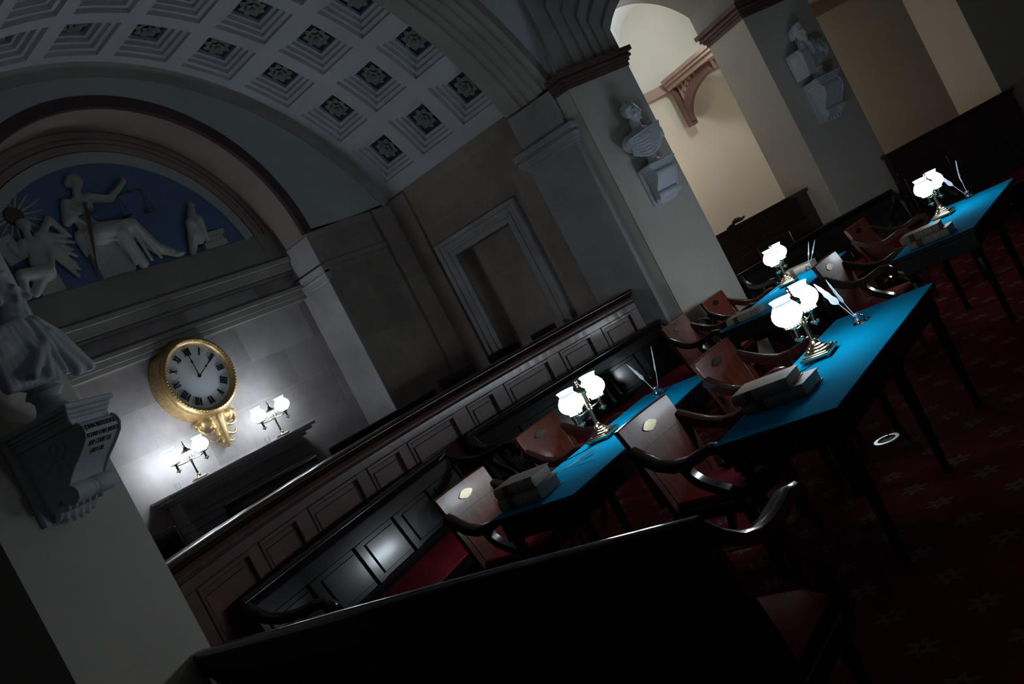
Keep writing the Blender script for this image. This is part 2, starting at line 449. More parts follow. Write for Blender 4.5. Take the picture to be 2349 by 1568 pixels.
# reeded arch band at the mouth of the vault
bandp = [(0.0, 0), (0.10, 0.0), (0.105, 0.03), (0.19, 0.03), (0.20, 0.055), (0.26, 0.055), (0.27, 0.03), (0.31, 0.03), (0.32, 0.055), (0.37, 0.055),
         (0.38, 0.03), (0.42, 0.03), (0.43, 0.055), (0.50, 0.055), (0.51, 0.03), (0.60, 0.03), (0.605, 0.0), (0.70, 0.0)]
bb = MB()
bb.grid(lambda u, v: vpt(-AMAX + 2 * AMAX * u, YB0 - bandp[int(round(v * (len(bandp) - 1)))][0], -bandp[int(round(v * (len(bandp) - 1)))][1] - 0.02), 60, len(bandp) - 1)
bb.grid(lambda u, v: vpt(-AMAX + 2 * AMAX * u, YB0, -0.02 + 0.1 * v), 60, 1)
bb.grid(lambda u, v: vpt(-AMAX + 2 * AMAX * u, YB1, -0.02 + 0.34 * v), 60, 1)
struct('trim_1', bb, M['rib'], label='reeded brown-grey arch band at the mouth of the vault', smooth=25)

# niche wall: spandrel above, stone below ------------------------------------
RA = 1.885; ZA = 3.65
sp = MB()
def inner(t): a = pi * (1 - t); return (XA + RA * cos(a), ZA + RA * sin(a))
def outer(t): a = -AMAX + 2 * AMAX * t; p = vpt(a, 0); return (p[0], p[2])
def spf(y):
    def fn(u, v):
        a = inner(u); b = outer(u); return (a[0] + (b[0] - a[0]) * v, y, a[1] + (b[1] - a[1]) * v)
    return fn
sp.grid(spf(YW), 64, 3); sp.grid(spf(YW + 0.3), 64, 1)
struct('wall_spandrel', sp, M['plaster_grey'], label='grey plaster wall between the arched niche and the vault')
wl = MB()
wl.box(XA + RA, XS + 0.3, YW, YN + 0.2, 0, 3.69)
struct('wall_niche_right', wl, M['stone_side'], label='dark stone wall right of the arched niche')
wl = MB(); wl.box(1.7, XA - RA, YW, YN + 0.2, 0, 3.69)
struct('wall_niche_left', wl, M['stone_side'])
wl = MB(); wl.box(XA - RA - 0.05, XA + RA + 0.05, YN, YN + 0.2, 0, 5.75)
struct('wall_west', wl, M['stone'], label='sandstone block wall behind the clock')
so = MB(); so.grid(lambda u, v: (XA + RA * cos(pi * u), YW + (YN - YW) * v, ZA + RA * sin(pi * u)), 64, 1)
struct('wall_arch_soffit', so, M['rose_paint'], label='rose-brown soffit of the niche arch')
# archivolt moulding on the face of the niche arch
ar = MB(); sec = [(-0.01, -0.02), (0.05, -0.02), (0.06, 0.02), (0.045, 0.035), (0.055, 0.06), (0.04, 0.085), (0.02, 0.105), (-0.01, 0.105)]
path = [(XA + RA * cos(pi * i / 64), YW, ZA + RA * sin(pi * i / 64)) for i in range(65)]
ups = [(cos(pi * i / 64), 0, sin(pi * i / 64)) for i in range(65)]
ar.sweep(path, [(p, q) for p, q in sec], ups); 
struct('trim_2', ar, M['maroon'], label='dark maroon moulding around the niche arch', smooth=50)
# cove moulding between spandrel and vault
cv = MB(); n = 60
path = [vpt(-AMAX + 2 * AMAX * i / n, YW) for i in range(n + 1)]
ups = [(-sin(-AMAX + 2 * AMAX * i / n), 0, -cos(-AMAX + 2 * AMAX * i / n)) for i in range(n + 1)]
cv.sweep(path, [(-0.09, -0.02), (-0.085, 0.0), (-0.05, 0.02), (-0.03, 0.05), (-0.025, 0.10), (-0.012, 0.125), (0.0, 0.13), (0.02, 0.13), (0.02, -0.02)], ups)
struct('trim_3', cv, M['rib'], label='cove moulding where the vault meets the end wall', smooth=50)

# jamb capitals of the niche (right one seen from the side)
def capital(mb, x0, x1, y0, y1, z, s=1.0):
    for (e, a, b) in ((0.012, -0.02, 0.0), (0.03, 0.0, 0.045), (0.055, 0.045, 0.075), (0.075, 0.075, 0.12), (0.05, 0.12, 0.15), (0.09, 0.15, 0.215)):
        mb.box(x0 - e * s, x1 + e * s, y0 - e * s, y1 + e * s, z + a, z + b)
cp = MB(); capital(cp, XA + RA + 0.01, XA + RA + 0.03, YW + 0.03, YN - 0.07, 3.03, 0.6)
struct('trim_4', cp, M['stone_plain'], label='pale stone capital on the right jamb of the niche', bevel=0.004)
jb = MB(); jb.box(XA + RA - 0.012, XA + RA, YW + 0.004, YN - 0.002, 0, 3.03); jb.box(XA + RA - 0.012, XA + RA, YW + 0.004, YN - 0.002, 3.27, 3.62)
struct('trim_5', jb, M['stone_plain'], label='pale stone right jamb of the niche')
cp = MB()
for (e, z0, z1) in ((0.06, 3.02, 3.07), (0.08, 3.07, 3.14), (0.12, 3.14, 3.19), (0.05, 3.36, 3.40), (0.09, 3.40, 3.50), (0.13, 3.50, 3.56)):
    cp.box(XA - RA, XA + RA - 0.02, YN - e, YN, z0, z1)
struct('trim_6', cp, M['taupe'], label='stone cornice under the lunette', bevel=0.006)
# band of taupe plaster round the lunette, with two dark grooves and a pale bead
lb = MB(); CLZ = 3.63
def ringpart(mb, r0, r1, y0, y1, zmin=None):
    N = 64
    for i in range(N):
        a0 = pi * i / N; a1 = pi * (i + 1) / N
        q = []
        for (r, a) in ((r0, a0), (r1, a0), (r1, a1), (r0, a1)): q.append((XA + r * cos(a), CLZ + r * sin(a)))
        mb.add([(x, y0, z) for x, z in q] + [(x, y1, z) for x, z in q], [(0, 1, 2, 3), (7, 6, 5, 4), (0, 4, 5, 1), (2, 6, 7, 3), (1, 5, 6, 2), (3, 7, 4, 0)])
ringpart(lb, 1.66, 1.74, YN - 0.035, YN); ringpart(lb, 1.76, 1.80, YN - 0.02, YN); ringpart(lb, 1.82, 1.886, YN - 0.02, YN)
struct('trim_7', lb, M['rose_paint'], label='rose-brown bands around the lunette')
lb = MB(); lb.box(XA - RA, XA + RA, YN - 0.03, YN, 3.56, 3.92)
struct('trim_8', lb, M['taupe'], label='plain taupe ledge below the relief')
lb = MB()
for i in range(48):
    pass
path = [(XA + 1.585 * cos(a), YN - 0.01, CLZ + 1.585 * sin(a)) for a in [radians(10.5 + 159.0 * i / 64) for i in range(65)]]
ups = [(cos(a), 0, sin(a)) for a in [radians(10.5 + 159.0 * i / 64) for i in range(65)]]
lb.sweep(path, [(-0.02, -0.065), (0.03, -0.06), (0.045, -0.02), (0.055, 0.02), (0.03, 0.06), (-0.02, 0.065)], ups)
struct('trim_9', lb, M['plaster_grey'], label='pale bead moulding framing the lunette', smooth=60)

# side wall with the doorway --------------------------------------------------
DY0, DY1, DZ = 6.38, 7.33, 2.70
sw = MB(); sw.box(XS, XS + 0.6, YB0 - 0.5, DY0, 0, 3.78); sw.box(XS, XS + 0.6, DY1, YW + 0.3, 0, 3.78); sw.box(XS, XS + 0.6, DY0, DY1, DZ, 3.78)
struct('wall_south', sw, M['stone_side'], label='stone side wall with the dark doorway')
dr = MB()
door = dr.box(XS + 0.26, XS + 0.32, DY0 - 0.01, DY1 + 0.01, 0, DZ).build('door_1', M['stone_side'])
door['kind'] = 'structure'; door['label'] = 'blind brown doorway in the stone side wall'
af = MB()
for (e0, e1, d) in ((0.0, 0.07, 0.025), (0.07, 0.10, 0.045), (0.10, 0.17, 0.035), (0.17, 0.225, 0.07)):
    af.box(XS - d, XS + 0.01, DY0 - e1, DY0 - e0, 0, DZ + e1); af.box(XS - d, XS + 0.01, DY1 + e0, DY1 + e1, 0, DZ + e1)
    af.box(XS - d, XS + 0.01, DY0 - e0, DY1 + e0, DZ + e0, DZ + e1)
af.build('architrave', M['stone_plain'], door, bevel=0.004)
pm = MB(); pm.box(XS - 0.07, XS + 0.1, YB1, YB0, 0, 3.05); pm.box(XS - 0.05, XS + 0.1, YB1 + 0.03, YB0 - 0.03, 3.25, 3.69)
capital(pm, XS - 0.06, XS + 0.1, YB1 + 0.01, YB0 - 0.01, 3.06)
struct('wall_pilaster_right', pm, M['stone_plain'], label='stone pilaster with capital carrying the vault arch', bevel=0.005)
pm = MB(); pm.box(1.7, 2.07, YB1, YB0, 0, 3.69)
struct('wall_pilaster_left', pm, M['stone_plain'])
sw = MB(); sw.box(1.5, 2.0, YB0 - 0.5, YW + 0.3, 0, 3.78)
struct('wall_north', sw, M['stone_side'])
# shallow pilaster strip in the corner and string courses
st = MB(); st.box(8.42, XS, YW - 0.05, YW, 0, 3.69); st.box(XS - 0.05, XS, 7.62, YW, 0, 3.72)
struct('trim_10', st, M['stone_side'], label='shallow stone pilaster in the corner', bevel=0.006)
st = MB(); st.box(XA + RA + 0.02, 8.42, YW - 0.03, YW, 3.20, 3.27)
struct('trim_11', st, M['stone_side'], bevel=0.008)

# ------------------------------------------------------------------ arcade of piers and the loggia behind
class Fr:
    """frame on a pier face: s along the face, n out of the face, z up"""
    def __init__(s, p, ang):
        a = radians(ang); s.p = Vector((p[0], p[1], 0)); s.u = Vector((cos(a), sin(a), 0)); s.n = Vector((sin(a), -cos(a), 0)); s.ang = ang
    def M(s): return Matrix(((s.u.x, -s.n.x, 0, s.p.x), (s.u.y, -s.n.y, 0, s.p.y), (0, 0, 1, 0), (0, 0, 0, 1)))   # local +y goes into the wall
    def at(s, q, n=0.0, z=0.0): return s.p + s.u * q + s.n * n + Vector((0, 0, z))
F1 = Fr((8.80, 4.88), -27.0); W1 = 0.85
F2 = Fr((11.16, 3.68), -32.0); W2 = 0.98
F3 = Fr((13.77, 2.01), -36.0); W3 = 1.0
FL = Fr((1.495, 4.09), 33.0); WLP = 1.01
def pier(name, F, wd, label, depth=0.8, zt=3.62):
    mb = MB().box(0, wd, 0, depth, 0, zt, F.M())
    return struct(name, mb, M['plaster_cream'], label=label)
pr = MB().box(0, W1, 0, 0.8, 0, 3.62, F1.M()); pr.box(XS + 0.0, XS + 0.6, 4.9, YB1 + 0.02, 0, 3.62)
struct('wall_pier_right', pr, M['plaster_cream'], label='cream pier right of the stone pilaster, with a bust')
pier('wall_pier_middle', F2, W2, 'cream pier between the two loggia openings, with a bust')
pier('wall_pier_far', F3, W3, 'cream pier at the far right')
pier('wall_pier_left', FL, WLP, 'grey plaster pier at the left edge, with a bust', 0.75, 5.2)
def crest_sec(F, s0, s1, back, name, mat, label=None):
    mb = MB()
    for (e, a, b) in ((0.015, 3.58, 3.63), (0.035, 3.63, 3.665), (0.06, 3.665, 3.70), (0.05, 3.70, 3.72), (0.085, 3.72, 3.775)):
        mb.box(s0 - e, s1 + e, -e, back + e, a, b, F.M())
    struct(name, mb, mat, label=label, bevel=0.004)
crest_sec(F1, 0.0, W1, 0.8, 'trim_12', M['crest'], 'dark brown moulding on top of the right pier')
crest_sec(F2, 0.0, W2, 0.8, 'trim_13', M['crest'], 'dark brown moulding on top of the middle pier')
crest_sec(F3, 0.0, W3, 0.8, 'trim_14', M['crest'])
mb = MB()
for (e, a, b) in ((0.015, 3.58, 3.63), (0.035, 3.63, 3.665), (0.06, 3.665, 3.70), (0.05, 3.70, 3.72), (0.085, 3.72, 3.775)):
    mb.box(XS - e, XS + 0.3, 4.86, YB1 + 0.02, a, b)
struct('trim_15', mb, M['crest'], bevel=0.004)

def seg_arch(Fa, wa, Fb, name, R_over=1.27, rise0=4.02):
    """segmental reeded arch from the end of pier a to the start of pier b"""
    A = Fa.at(wa); B = Fb.at(0.0); mid = (A + B) / 2; hw = (B - A).length / 2; u = (B - A).normalized(); inw = Vector((-u.y, u.x, 0))
    if inw.dot(Vector((0.45, 0.89, 0))) < 0: inw = -inw
    R = hw * R_over; th = math.acos(hw / R); zc = rise0 - R * sin(th)
    def P(r, a, d): return tuple(mid + u * (-r * cos(a)) + Vector((0, 0, zc + r * sin(a))) + inw * d)
    mb = MB(); N = 40
    prof = [(0, 0.8), (0, 0.0), (0.03, -0.01), (0.10, -0.01), (0.11, 0.02), (0.17, 0.02), (0.18, -0.015), (0.27, -0.015), (0.28, 0.02), (0.32, 0.02), (0.33, -0.015),
            (0.42, -0.015), (0.43, 0.02), (0.47, 0.02), (0.48, -0.015), (0.60, -0.015), (0.61, 0.02), (0.67, 0.02), (0.68, -0.015), (0.80, -0.015), (0.81, 0.02), (0.90, 0.02), (0.91, -0.02), (1.08, -0.02), (1.09, 0.05)]
    m = len(prof)
    def fn(q, v):
        dr, d = prof[int(round(v * (m - 1)))]; r = R + dr
        # vertical stilts from the pier tops at both ends
        k = int(round(q * (N + 4)))
        if k < 2 or k > N + 2:
            p = P(r, th if k < 2 else pi - th, d); return (p[0], p[1], p[2] if k in (1, N + 3) else 3.77)
        return P(r, th + (pi - 2 * th) * (k - 2) / N, d)
    mb.grid(fn, N + 4, m - 1)
    struct(name, mb, M['rib'], label='reeded arch over a loggia opening', smooth=25)
    return dict(mid=mid, hw=hw, u=u, inw=inw, R=R, th=th, zc=zc, P=P)
G1 = seg_arch(F1, W1, F2, 'trim_16')
G2 = seg_arch(F2, W2, F3, 'trim_17')
# pendentive between the vault mouth and the loggia arch
pe = MB()
def pend(u, v):
    a = AMAX - (AMAX + 0.35) * u
    p = Vector(vpt(a, YB1 + 0.005, 0.10))
    g = G1; aa = g['th'] + (pi - 2 * g['th']) * 0.62 * u
    q = Vector(g['P'](g['R'] + 1.09, aa, 0.05)) if u > 0.02 else Vector((8.87, 4.88, 3.76))
    r = p.lerp(q, v); return tuple(r + Vector((0, 0, 0.25 * sin(pi * v) * min(1, u * 2))))
pe.grid(pend, 30, 10)
struct('ceiling_pendentive', pe, M['plaster_vault'], label='pale plaster web between the vault and the loggia arch', smooth=60)
blk = MB(); blk.box(0.0, W1 - 0.66, 0.04, 0.3, 3.77, 4.65, F1.M())
struct('trim_18', blk, M['plaster_vault'])

# loggia back wall, crest, beam and bracket, vault
BW = [(11.55, 8.10), (13.35, 5.95), (16.20, 2.55), (17.2, 0.9)]
bwl = MB()
for (a, b) in zip(BW[:-1], BW[1:]):
    d = Vector((b[0] - a[0], b[1] - a[1], 0)).normalized(); nn = Vector((-d.y, d.x, 0)) * 0.2
    vs = [(a[0], a[1], 0), (b[0], b[1], 0), (b[0] + nn.x, b[1] + nn.y, 0), (a[0] + nn.x, a[1] + nn.y, 0)]
    bwl.add(vs + [(x, y, 5.6) for x, y, z in vs], [(3, 2, 1, 0), (4, 5, 6, 7), (0, 1, 5, 4), (1, 2, 6, 5), (2, 3, 7, 6), (3, 0, 4, 7)])
struct('wall_loggia', bwl, M['plaster_cream'], label='warmly lit cream back wall of the loggia')
cr = MB()
path = [(x, y, 3.62) for x, y in BW]
cr.sweep(path, [(0.1, 0), (-0.03, 0.0), (-0.035, 0.03), (-0.06, 0.035), (-0.065, 0.07), (-0.05, 0.08), (-0.09, 0.11), (-0.10, 0.15), (0.1, 0.15)])
struct('trim_19', cr, M['crest_light'], label='tan moulding along the loggia wall', smooth=30)
# beam with pierced curved bracket between the back wall and the middle pier
b0 = Vector((13.30, 5.78, 0)); b1 = Vector((12.25, 3.98, 0)); bd = (b1 - b0).normalized(); bl = (b1 - b0).length
FB = Matrix(((bd.x, -bd.y, 0, b0.x), (bd.y, bd.x, 0, b0.y), (0, 0, 1, 0), (0, 0, 0, 1)))
bm_ = MB(); bm_.box(0, bl, -0.10, 0.10, 3.62, 3.69, FB); bm_.box(0, bl, -0.13, 0.13, 3.69, 3.74, FB); bm_.box(0, bl, -0.15, 0.15, 3.74, 3.80, FB)
beam = empty('beam', (0, 0, 0), 0, 'brown beam on a pierced curved bracket crossing the loggia', 'beam')
bm_.build('beam_rail', M['crest_light'], beam, bevel=0.004)
bk = MB(); arc = [(0.05 + 0.95 * (1 - cos(radians(t))), 3.06 + 0.50 * sin(radians(t))) for t in range(0, 95, 5)]
bk.sweep([(x, 0, z) for x, z in arc], [(-0.075, -0.035), (0.075, -0.035), (0.075, 0.035), (-0.075, 0.035)], [(0, 1, 0)] * len(arc), FB @ Matrix.Identity(4))
bk.box(0, 0.09, -0.07, 0.07, 3.0, 3.62, FB)
bk.build('bracket_rib', M['crest'], beam, bevel=0.004)
bk = MB()
for i in range(7):
    x = 0.16 + 0.12 * i; zt = 3.62; zb = 3.06 + 0.50 * sqrt(max(0, 1 - ((x - 1.0) / 0.95) ** 2))
    if zt - zb > 0.03:
        bk.box(x - 0.015, x + 0.015, -0.03, 0.03, zb, zt, FB)
        if zt - zb > 0.15:
            rr = 0.045
            ring = [(x + 0.06 + rr * cos(2 * pi * k / 12), 0, (zt + zb) / 2 + 0.03 + rr * sin(2 * pi * k / 12)) for k in range(12)]
            bk.sweep(ring, [(-0.02, -0.012), (0.02, -0.012), (0.02, 0.012), (-0.02, 0.012)], [(0, 1, 0)] * 12, FB, closed=True)
bk.build('tracery', M['crest_light'], beam)
# barrel vault of the first loggia bay
lc = Vector((13.53, 5.735, 0)); lu = Vector((0.643, -0.766, 0)); lw = 0.58; lzc = 4.45
def lun(t):
    # stilted arch from z 3.77
    if t < 0.15: return -lw, 3.77 + (lzc - 3.77) * t / 0.15
    if t > 0.85: return lw, 3.77 + (lzc - 3.77) * (1 - t) / 0.15
    a = pi * (1 - (t - 0.15) / 0.7); return lw * cos(a), lzc + lw * sin(a)
def lv(t, v):
    s, z = lun(t); A = lc + lu * s + Vector((0, 0, z))
    g = G1; B = g['mid'] + g['inw'] * 0.8
    k = (g['hw'] + 0.25) / lw
    q = B + g['u'] * (s * k) + Vector((0, 0, 3.77 + (z - 3.77) * 1.02))
    return tuple(A.lerp(q, v))
lvm = MB(); lvm.grid(lambda t, v: lv(t, v), 40, 8)
struct('ceiling_loggia', lvm, M['plaster_white'], label='bright white vault of the loggia', smooth=60)
lv2 = MB(); lv2.box(12.3, 18, -1, 3.6, 5.3, 5.4); lv2.box(9.0, 12.3, 5.2, 9.0, 5.3, 5.4)
struct('ceiling_loggia_far', lv2, M['plaster_white'])
ps = MB()
d = (Vector((*BW[2], 0)) - Vector((*BW[1], 0))).normalized(); nn = Vector((d.y, -d.x, 0))
if nn.dot(Vector((-1, -1, 0))) < 0: nn = -nn
# rest of the chamber, closing it round the camera
rc = MB(); rc.box(-4, 18, -5, YB1 - 0.3, 6.4, 6.6)
struct('ceiling_chamber', rc, M['plaster_vault'])
rb = MB(); rb.box(-4, 18, -5.2, -5, 0, 6.5); rb.box(-4.2, -4, -5, 9, 0, 6.5); rb.box(17.5, 17.7, -5, 6, 0, 6.5)
struct('wall_back', rb, M['plaster_grey'])
# ------------------------------------------------------------------ curved panelled rail
RC = (5.882, -0.0716); RR = 6.1335
def rp(a, d=0.0, z=0.0): return (RC[0] + (RR + d) * cos(a), RC[1] + (RR + d) * sin(a), z)
ra0 = 2.235; ra1 = 1.0835
def rarc(mb, d0, d1, z0, z1, a0=ra0, a1=ra1, n=None):
    n = n or max(2, int(abs(a1 - a0) / radians(1.2)))
    path = [rp(a0 + (a1 - a0) * i / n, 0, 0) for i in range(n + 1)]
    # side axis of sweep points outward or inward depending on direction; use explicit boxes instead
    for i in range(n):
        b0 = a0 + (a1 - a0) * i / n; b1 = a0 + (a1 - a0) * (i + 1) / n
        q = [rp(b0, d0), rp(b1, d0), rp(b1, d1), rp(b0, d1)]
        vs = [(x, y, z0) for x, y, z in q] + [(x, y, z1) for x, y, z in q]
        fs = [(3, 2, 1, 0), (4, 5, 6, 7), (0, 1, 5, 4), (2, 3, 7, 6)]
        if i == 0: fs.append((3, 0, 4, 7))
        if i == n - 1: fs.append((1, 2, 6, 5))
        mb.add(vs, fs)
    return mb
def arcsweep(mb, sec, a0=ra0, a1=ra1, n=60):
    vs = []; m = len(sec)
    for i in range(n + 1):
        a = a0 + (a1 - a0) * i / n
        vs += [rp(a, d, z) for d, z in sec]
    fs = [(i * m + q, i * m + (q + 1) % m, (i + 1) * m + (q + 1) % m, (i + 1) * m + q) for i in range(n) for q in range(m)]
    fs += [tuple(range(m)), tuple(n * m + q for q in range(m))[::-1]]
    return mb.add(vs, fs)
rail = empty('bar_rail', rp((ra0 + ra1) / 2), 0, 'long curved mahogany rail of raised panels in front of the fireplace', 'rail')
def under(o, par): o.parent = par; o.matrix_parent_inverse = par.matrix_world.inverted(); return o
bpy.context.view_layer.update()
def rpart(mb, name, mat, bevel=None, smooth=35):
    o = mb.build(name, mat, None, bevel, smooth)
    # keep world coordinates while being a child
    o.parent = rail; o.location = tuple(-Vector(rail.location)); return o
cap_sec = [(-0.045, 1.30), (-0.055, 1.315), (-0.085, 1.322), (-0.10, 1.335), (-0.104, 1.35), (-0.098, 1.365), (-0.08, 1.375), (-0.05, 1.38), (0.09, 1.38), (0.105, 1.365), (0.10, 1.30)]
rpart(arcsweep(MB(), cap_sec), 'cap', M['mahogany_dark'], smooth=60)
m1 = MB(); arcsweep(m1, [(-0.03, 1.22), (-0.042, 1.225), (-0.045, 1.245), (-0.036, 1.25), (-0.036, 1.29), (-0.05, 1.30), (0.05, 1.30), (0.05, 1.22)]); 
rpart(m1, 'cornice', M['rail_wood'], smooth=60)
body = MB(); arcsweep(body, [(-0.012, 0), (-0.012, 1.23), (0.06, 1.23), (0.06, 0)])
rpart(body, 'body', M['rail_wood'])
PAN = [(2.225, 2.152), (2.129, 2.0147), (1.9933, 1.9077), (1.8812, 1.7638), (1.7421, 1.6637), (1.6454, 1.5314), (1.5013, 1.4356), (1.4102, 1.3006), (1.2745, 1.198), (1.173, 1.100)]
fr = MB(); ZP = 1.157
rarc(fr, -0.036, -0.012, ZP, 1.23); rarc(fr, -0.036, -0.012, 0.0, 0.30)
ed = [ra0] + [q for p in PAN for q in p] + [ra1]
for lo, hi in zip(ed[0::2], ed[1::2]): rarc(fr, -0.036, -0.012, 0.30, ZP, lo, hi, 2)
rpart(fr, 'frame', M['rail_wood'], bevel=0.003)
for lo, hi in PAN:
    s = -1
    for (z0, z1) in ((0.30, ZP),):
        pm = MB()
        # bolection frame
        for (q0, q1, y0, y1) in ((lo, lo + s * 0.034 / RR, z0, z1), (hi - s * 0.034 / RR, hi, z0, z1), (lo, hi, z0, z0 + 0.034), (lo, hi, z1 - 0.034, z1)):
            rarc(pm, -0.048, -0.012, y0, y1, q0, q1, 3)
        rarc(pm, -0.024, -0.012, z0 + 0.075, z1 - 0.075, lo + s * 0.075 / RR, hi - s * 0.075 / RR, 3)
        rpart(pm, 'panel', M['rail_panel'], bevel=0.006)
bs = MB(); rarc(bs, -0.05, -0.012, 0, 0.14); rpart(bs, 'plinth', M['rail_wood'], bevel=0.005)

# floor of the raised bay behind the rail
pf = MB(); N = 40
for i in range(N):
    b0 = ra0 + (ra1 - ra0) * i / N; b1 = ra0 + (ra1 - ra0) * (i + 1) / N
    q = [rp(b0, 0.06), rp(b1, 0.06)]
    pf.add([(q[0][0], q[0][1], 0.4), (q[1][0], q[1][1], 0.4), (q[1][0], YN, 0.4), (q[0][0], YN, 0.4), (q[0][0], q[0][1], 0.0), (q[1][0], q[1][1], 0.0)], [(0, 1, 2, 3), (0, 4, 5, 1)])
struct('floor_raised', pf, M['carpet'])

# ------------------------------------------------------------------ writing tables
def turned_leg(h):
    return [(0.020, 0.0), (0.026, 0.012), (0.022, 0.03), (0.020, 0.05), (0.024, 0.20), (0.030, 0.40), (0.034, h - 0.20), (0.026, h - 0.185), (0.038, h - 0.17), (0.026, h - 0.155), (0.036, h - 0.14), (0.036, h - 0.12)]
TL, TW, TH = 2.0, 0.627, 0.76
def make_table():
    t = empty('writing_table', (0, 0, 0), 0, 'x', 'table', 'black writing tables with blue-green baize tops')
    MB().box(0, TL, -TW, 0, TH - 0.035, TH - 0.006).build('tabletop', M['felt_dark'], t, bevel=0.006)
    MB().box(0.004, TL - 0.004, -TW + 0.004, -0.004, TH - 0.006, TH).build('baize', M['baize'], t, bevel=0.002)
    ap = MB(); d = 0.035
    ap.box(d, TL - d, -TW + d, -TW + d + 0.022, TH - 0.155, TH - 0.034); ap.box(d, TL - d, -d - 0.022, -d, TH - 0.155, TH - 0.034)
    ap.box(d, d + 0.022, -TW + d, -d, TH - 0.155, TH - 0.034); ap.box(TL - d - 0.022, TL - d, -TW + d, -d, TH - 0.155, TH - 0.034)
    ap.build('apron', M['felt_dark'], t, bevel=0.003)
    for x in (0.07, TL / 2, TL - 0.07):
        for y in (-0.07, -TW + 0.07):
            lg = MB(); h = TH - 0.035
            lg.lathe(turned_leg(h), 14); lg.cbox(0, 0, h - 0.06, 0.072, 0.072, 0.12)
            o = lg.build('leg', M['felt_dark'], t, smooth=40); o.location = (x, y, 0)
    return t
TB = [(3.611, 2.187, -0.005), (3.566, 3.646, 0.012), (7.138, 3.739, 0.009), (7.164, 2.192, -0.012)]
TLAB = ['baize-topped writing table nearest the camera, with stacked folios and a floor ring under it',
        'baize-topped writing table by the near settee, with two loose quills lying on it',
        'baize-topped writing table in the far row in front of the cream pier',
        'baize-topped writing table farthest right, in front of the dark settee']
tab0 = make_table(); tabs = []
for i, (x, y, a) in enumerate(TB):
    t = tab0 if i == 0 else copy_tree(tab0)
    t.location = (x, y, 0); t.rotation_euler = (0, 0, a); t['label'] = TLAB[i]; tabs.append(t)

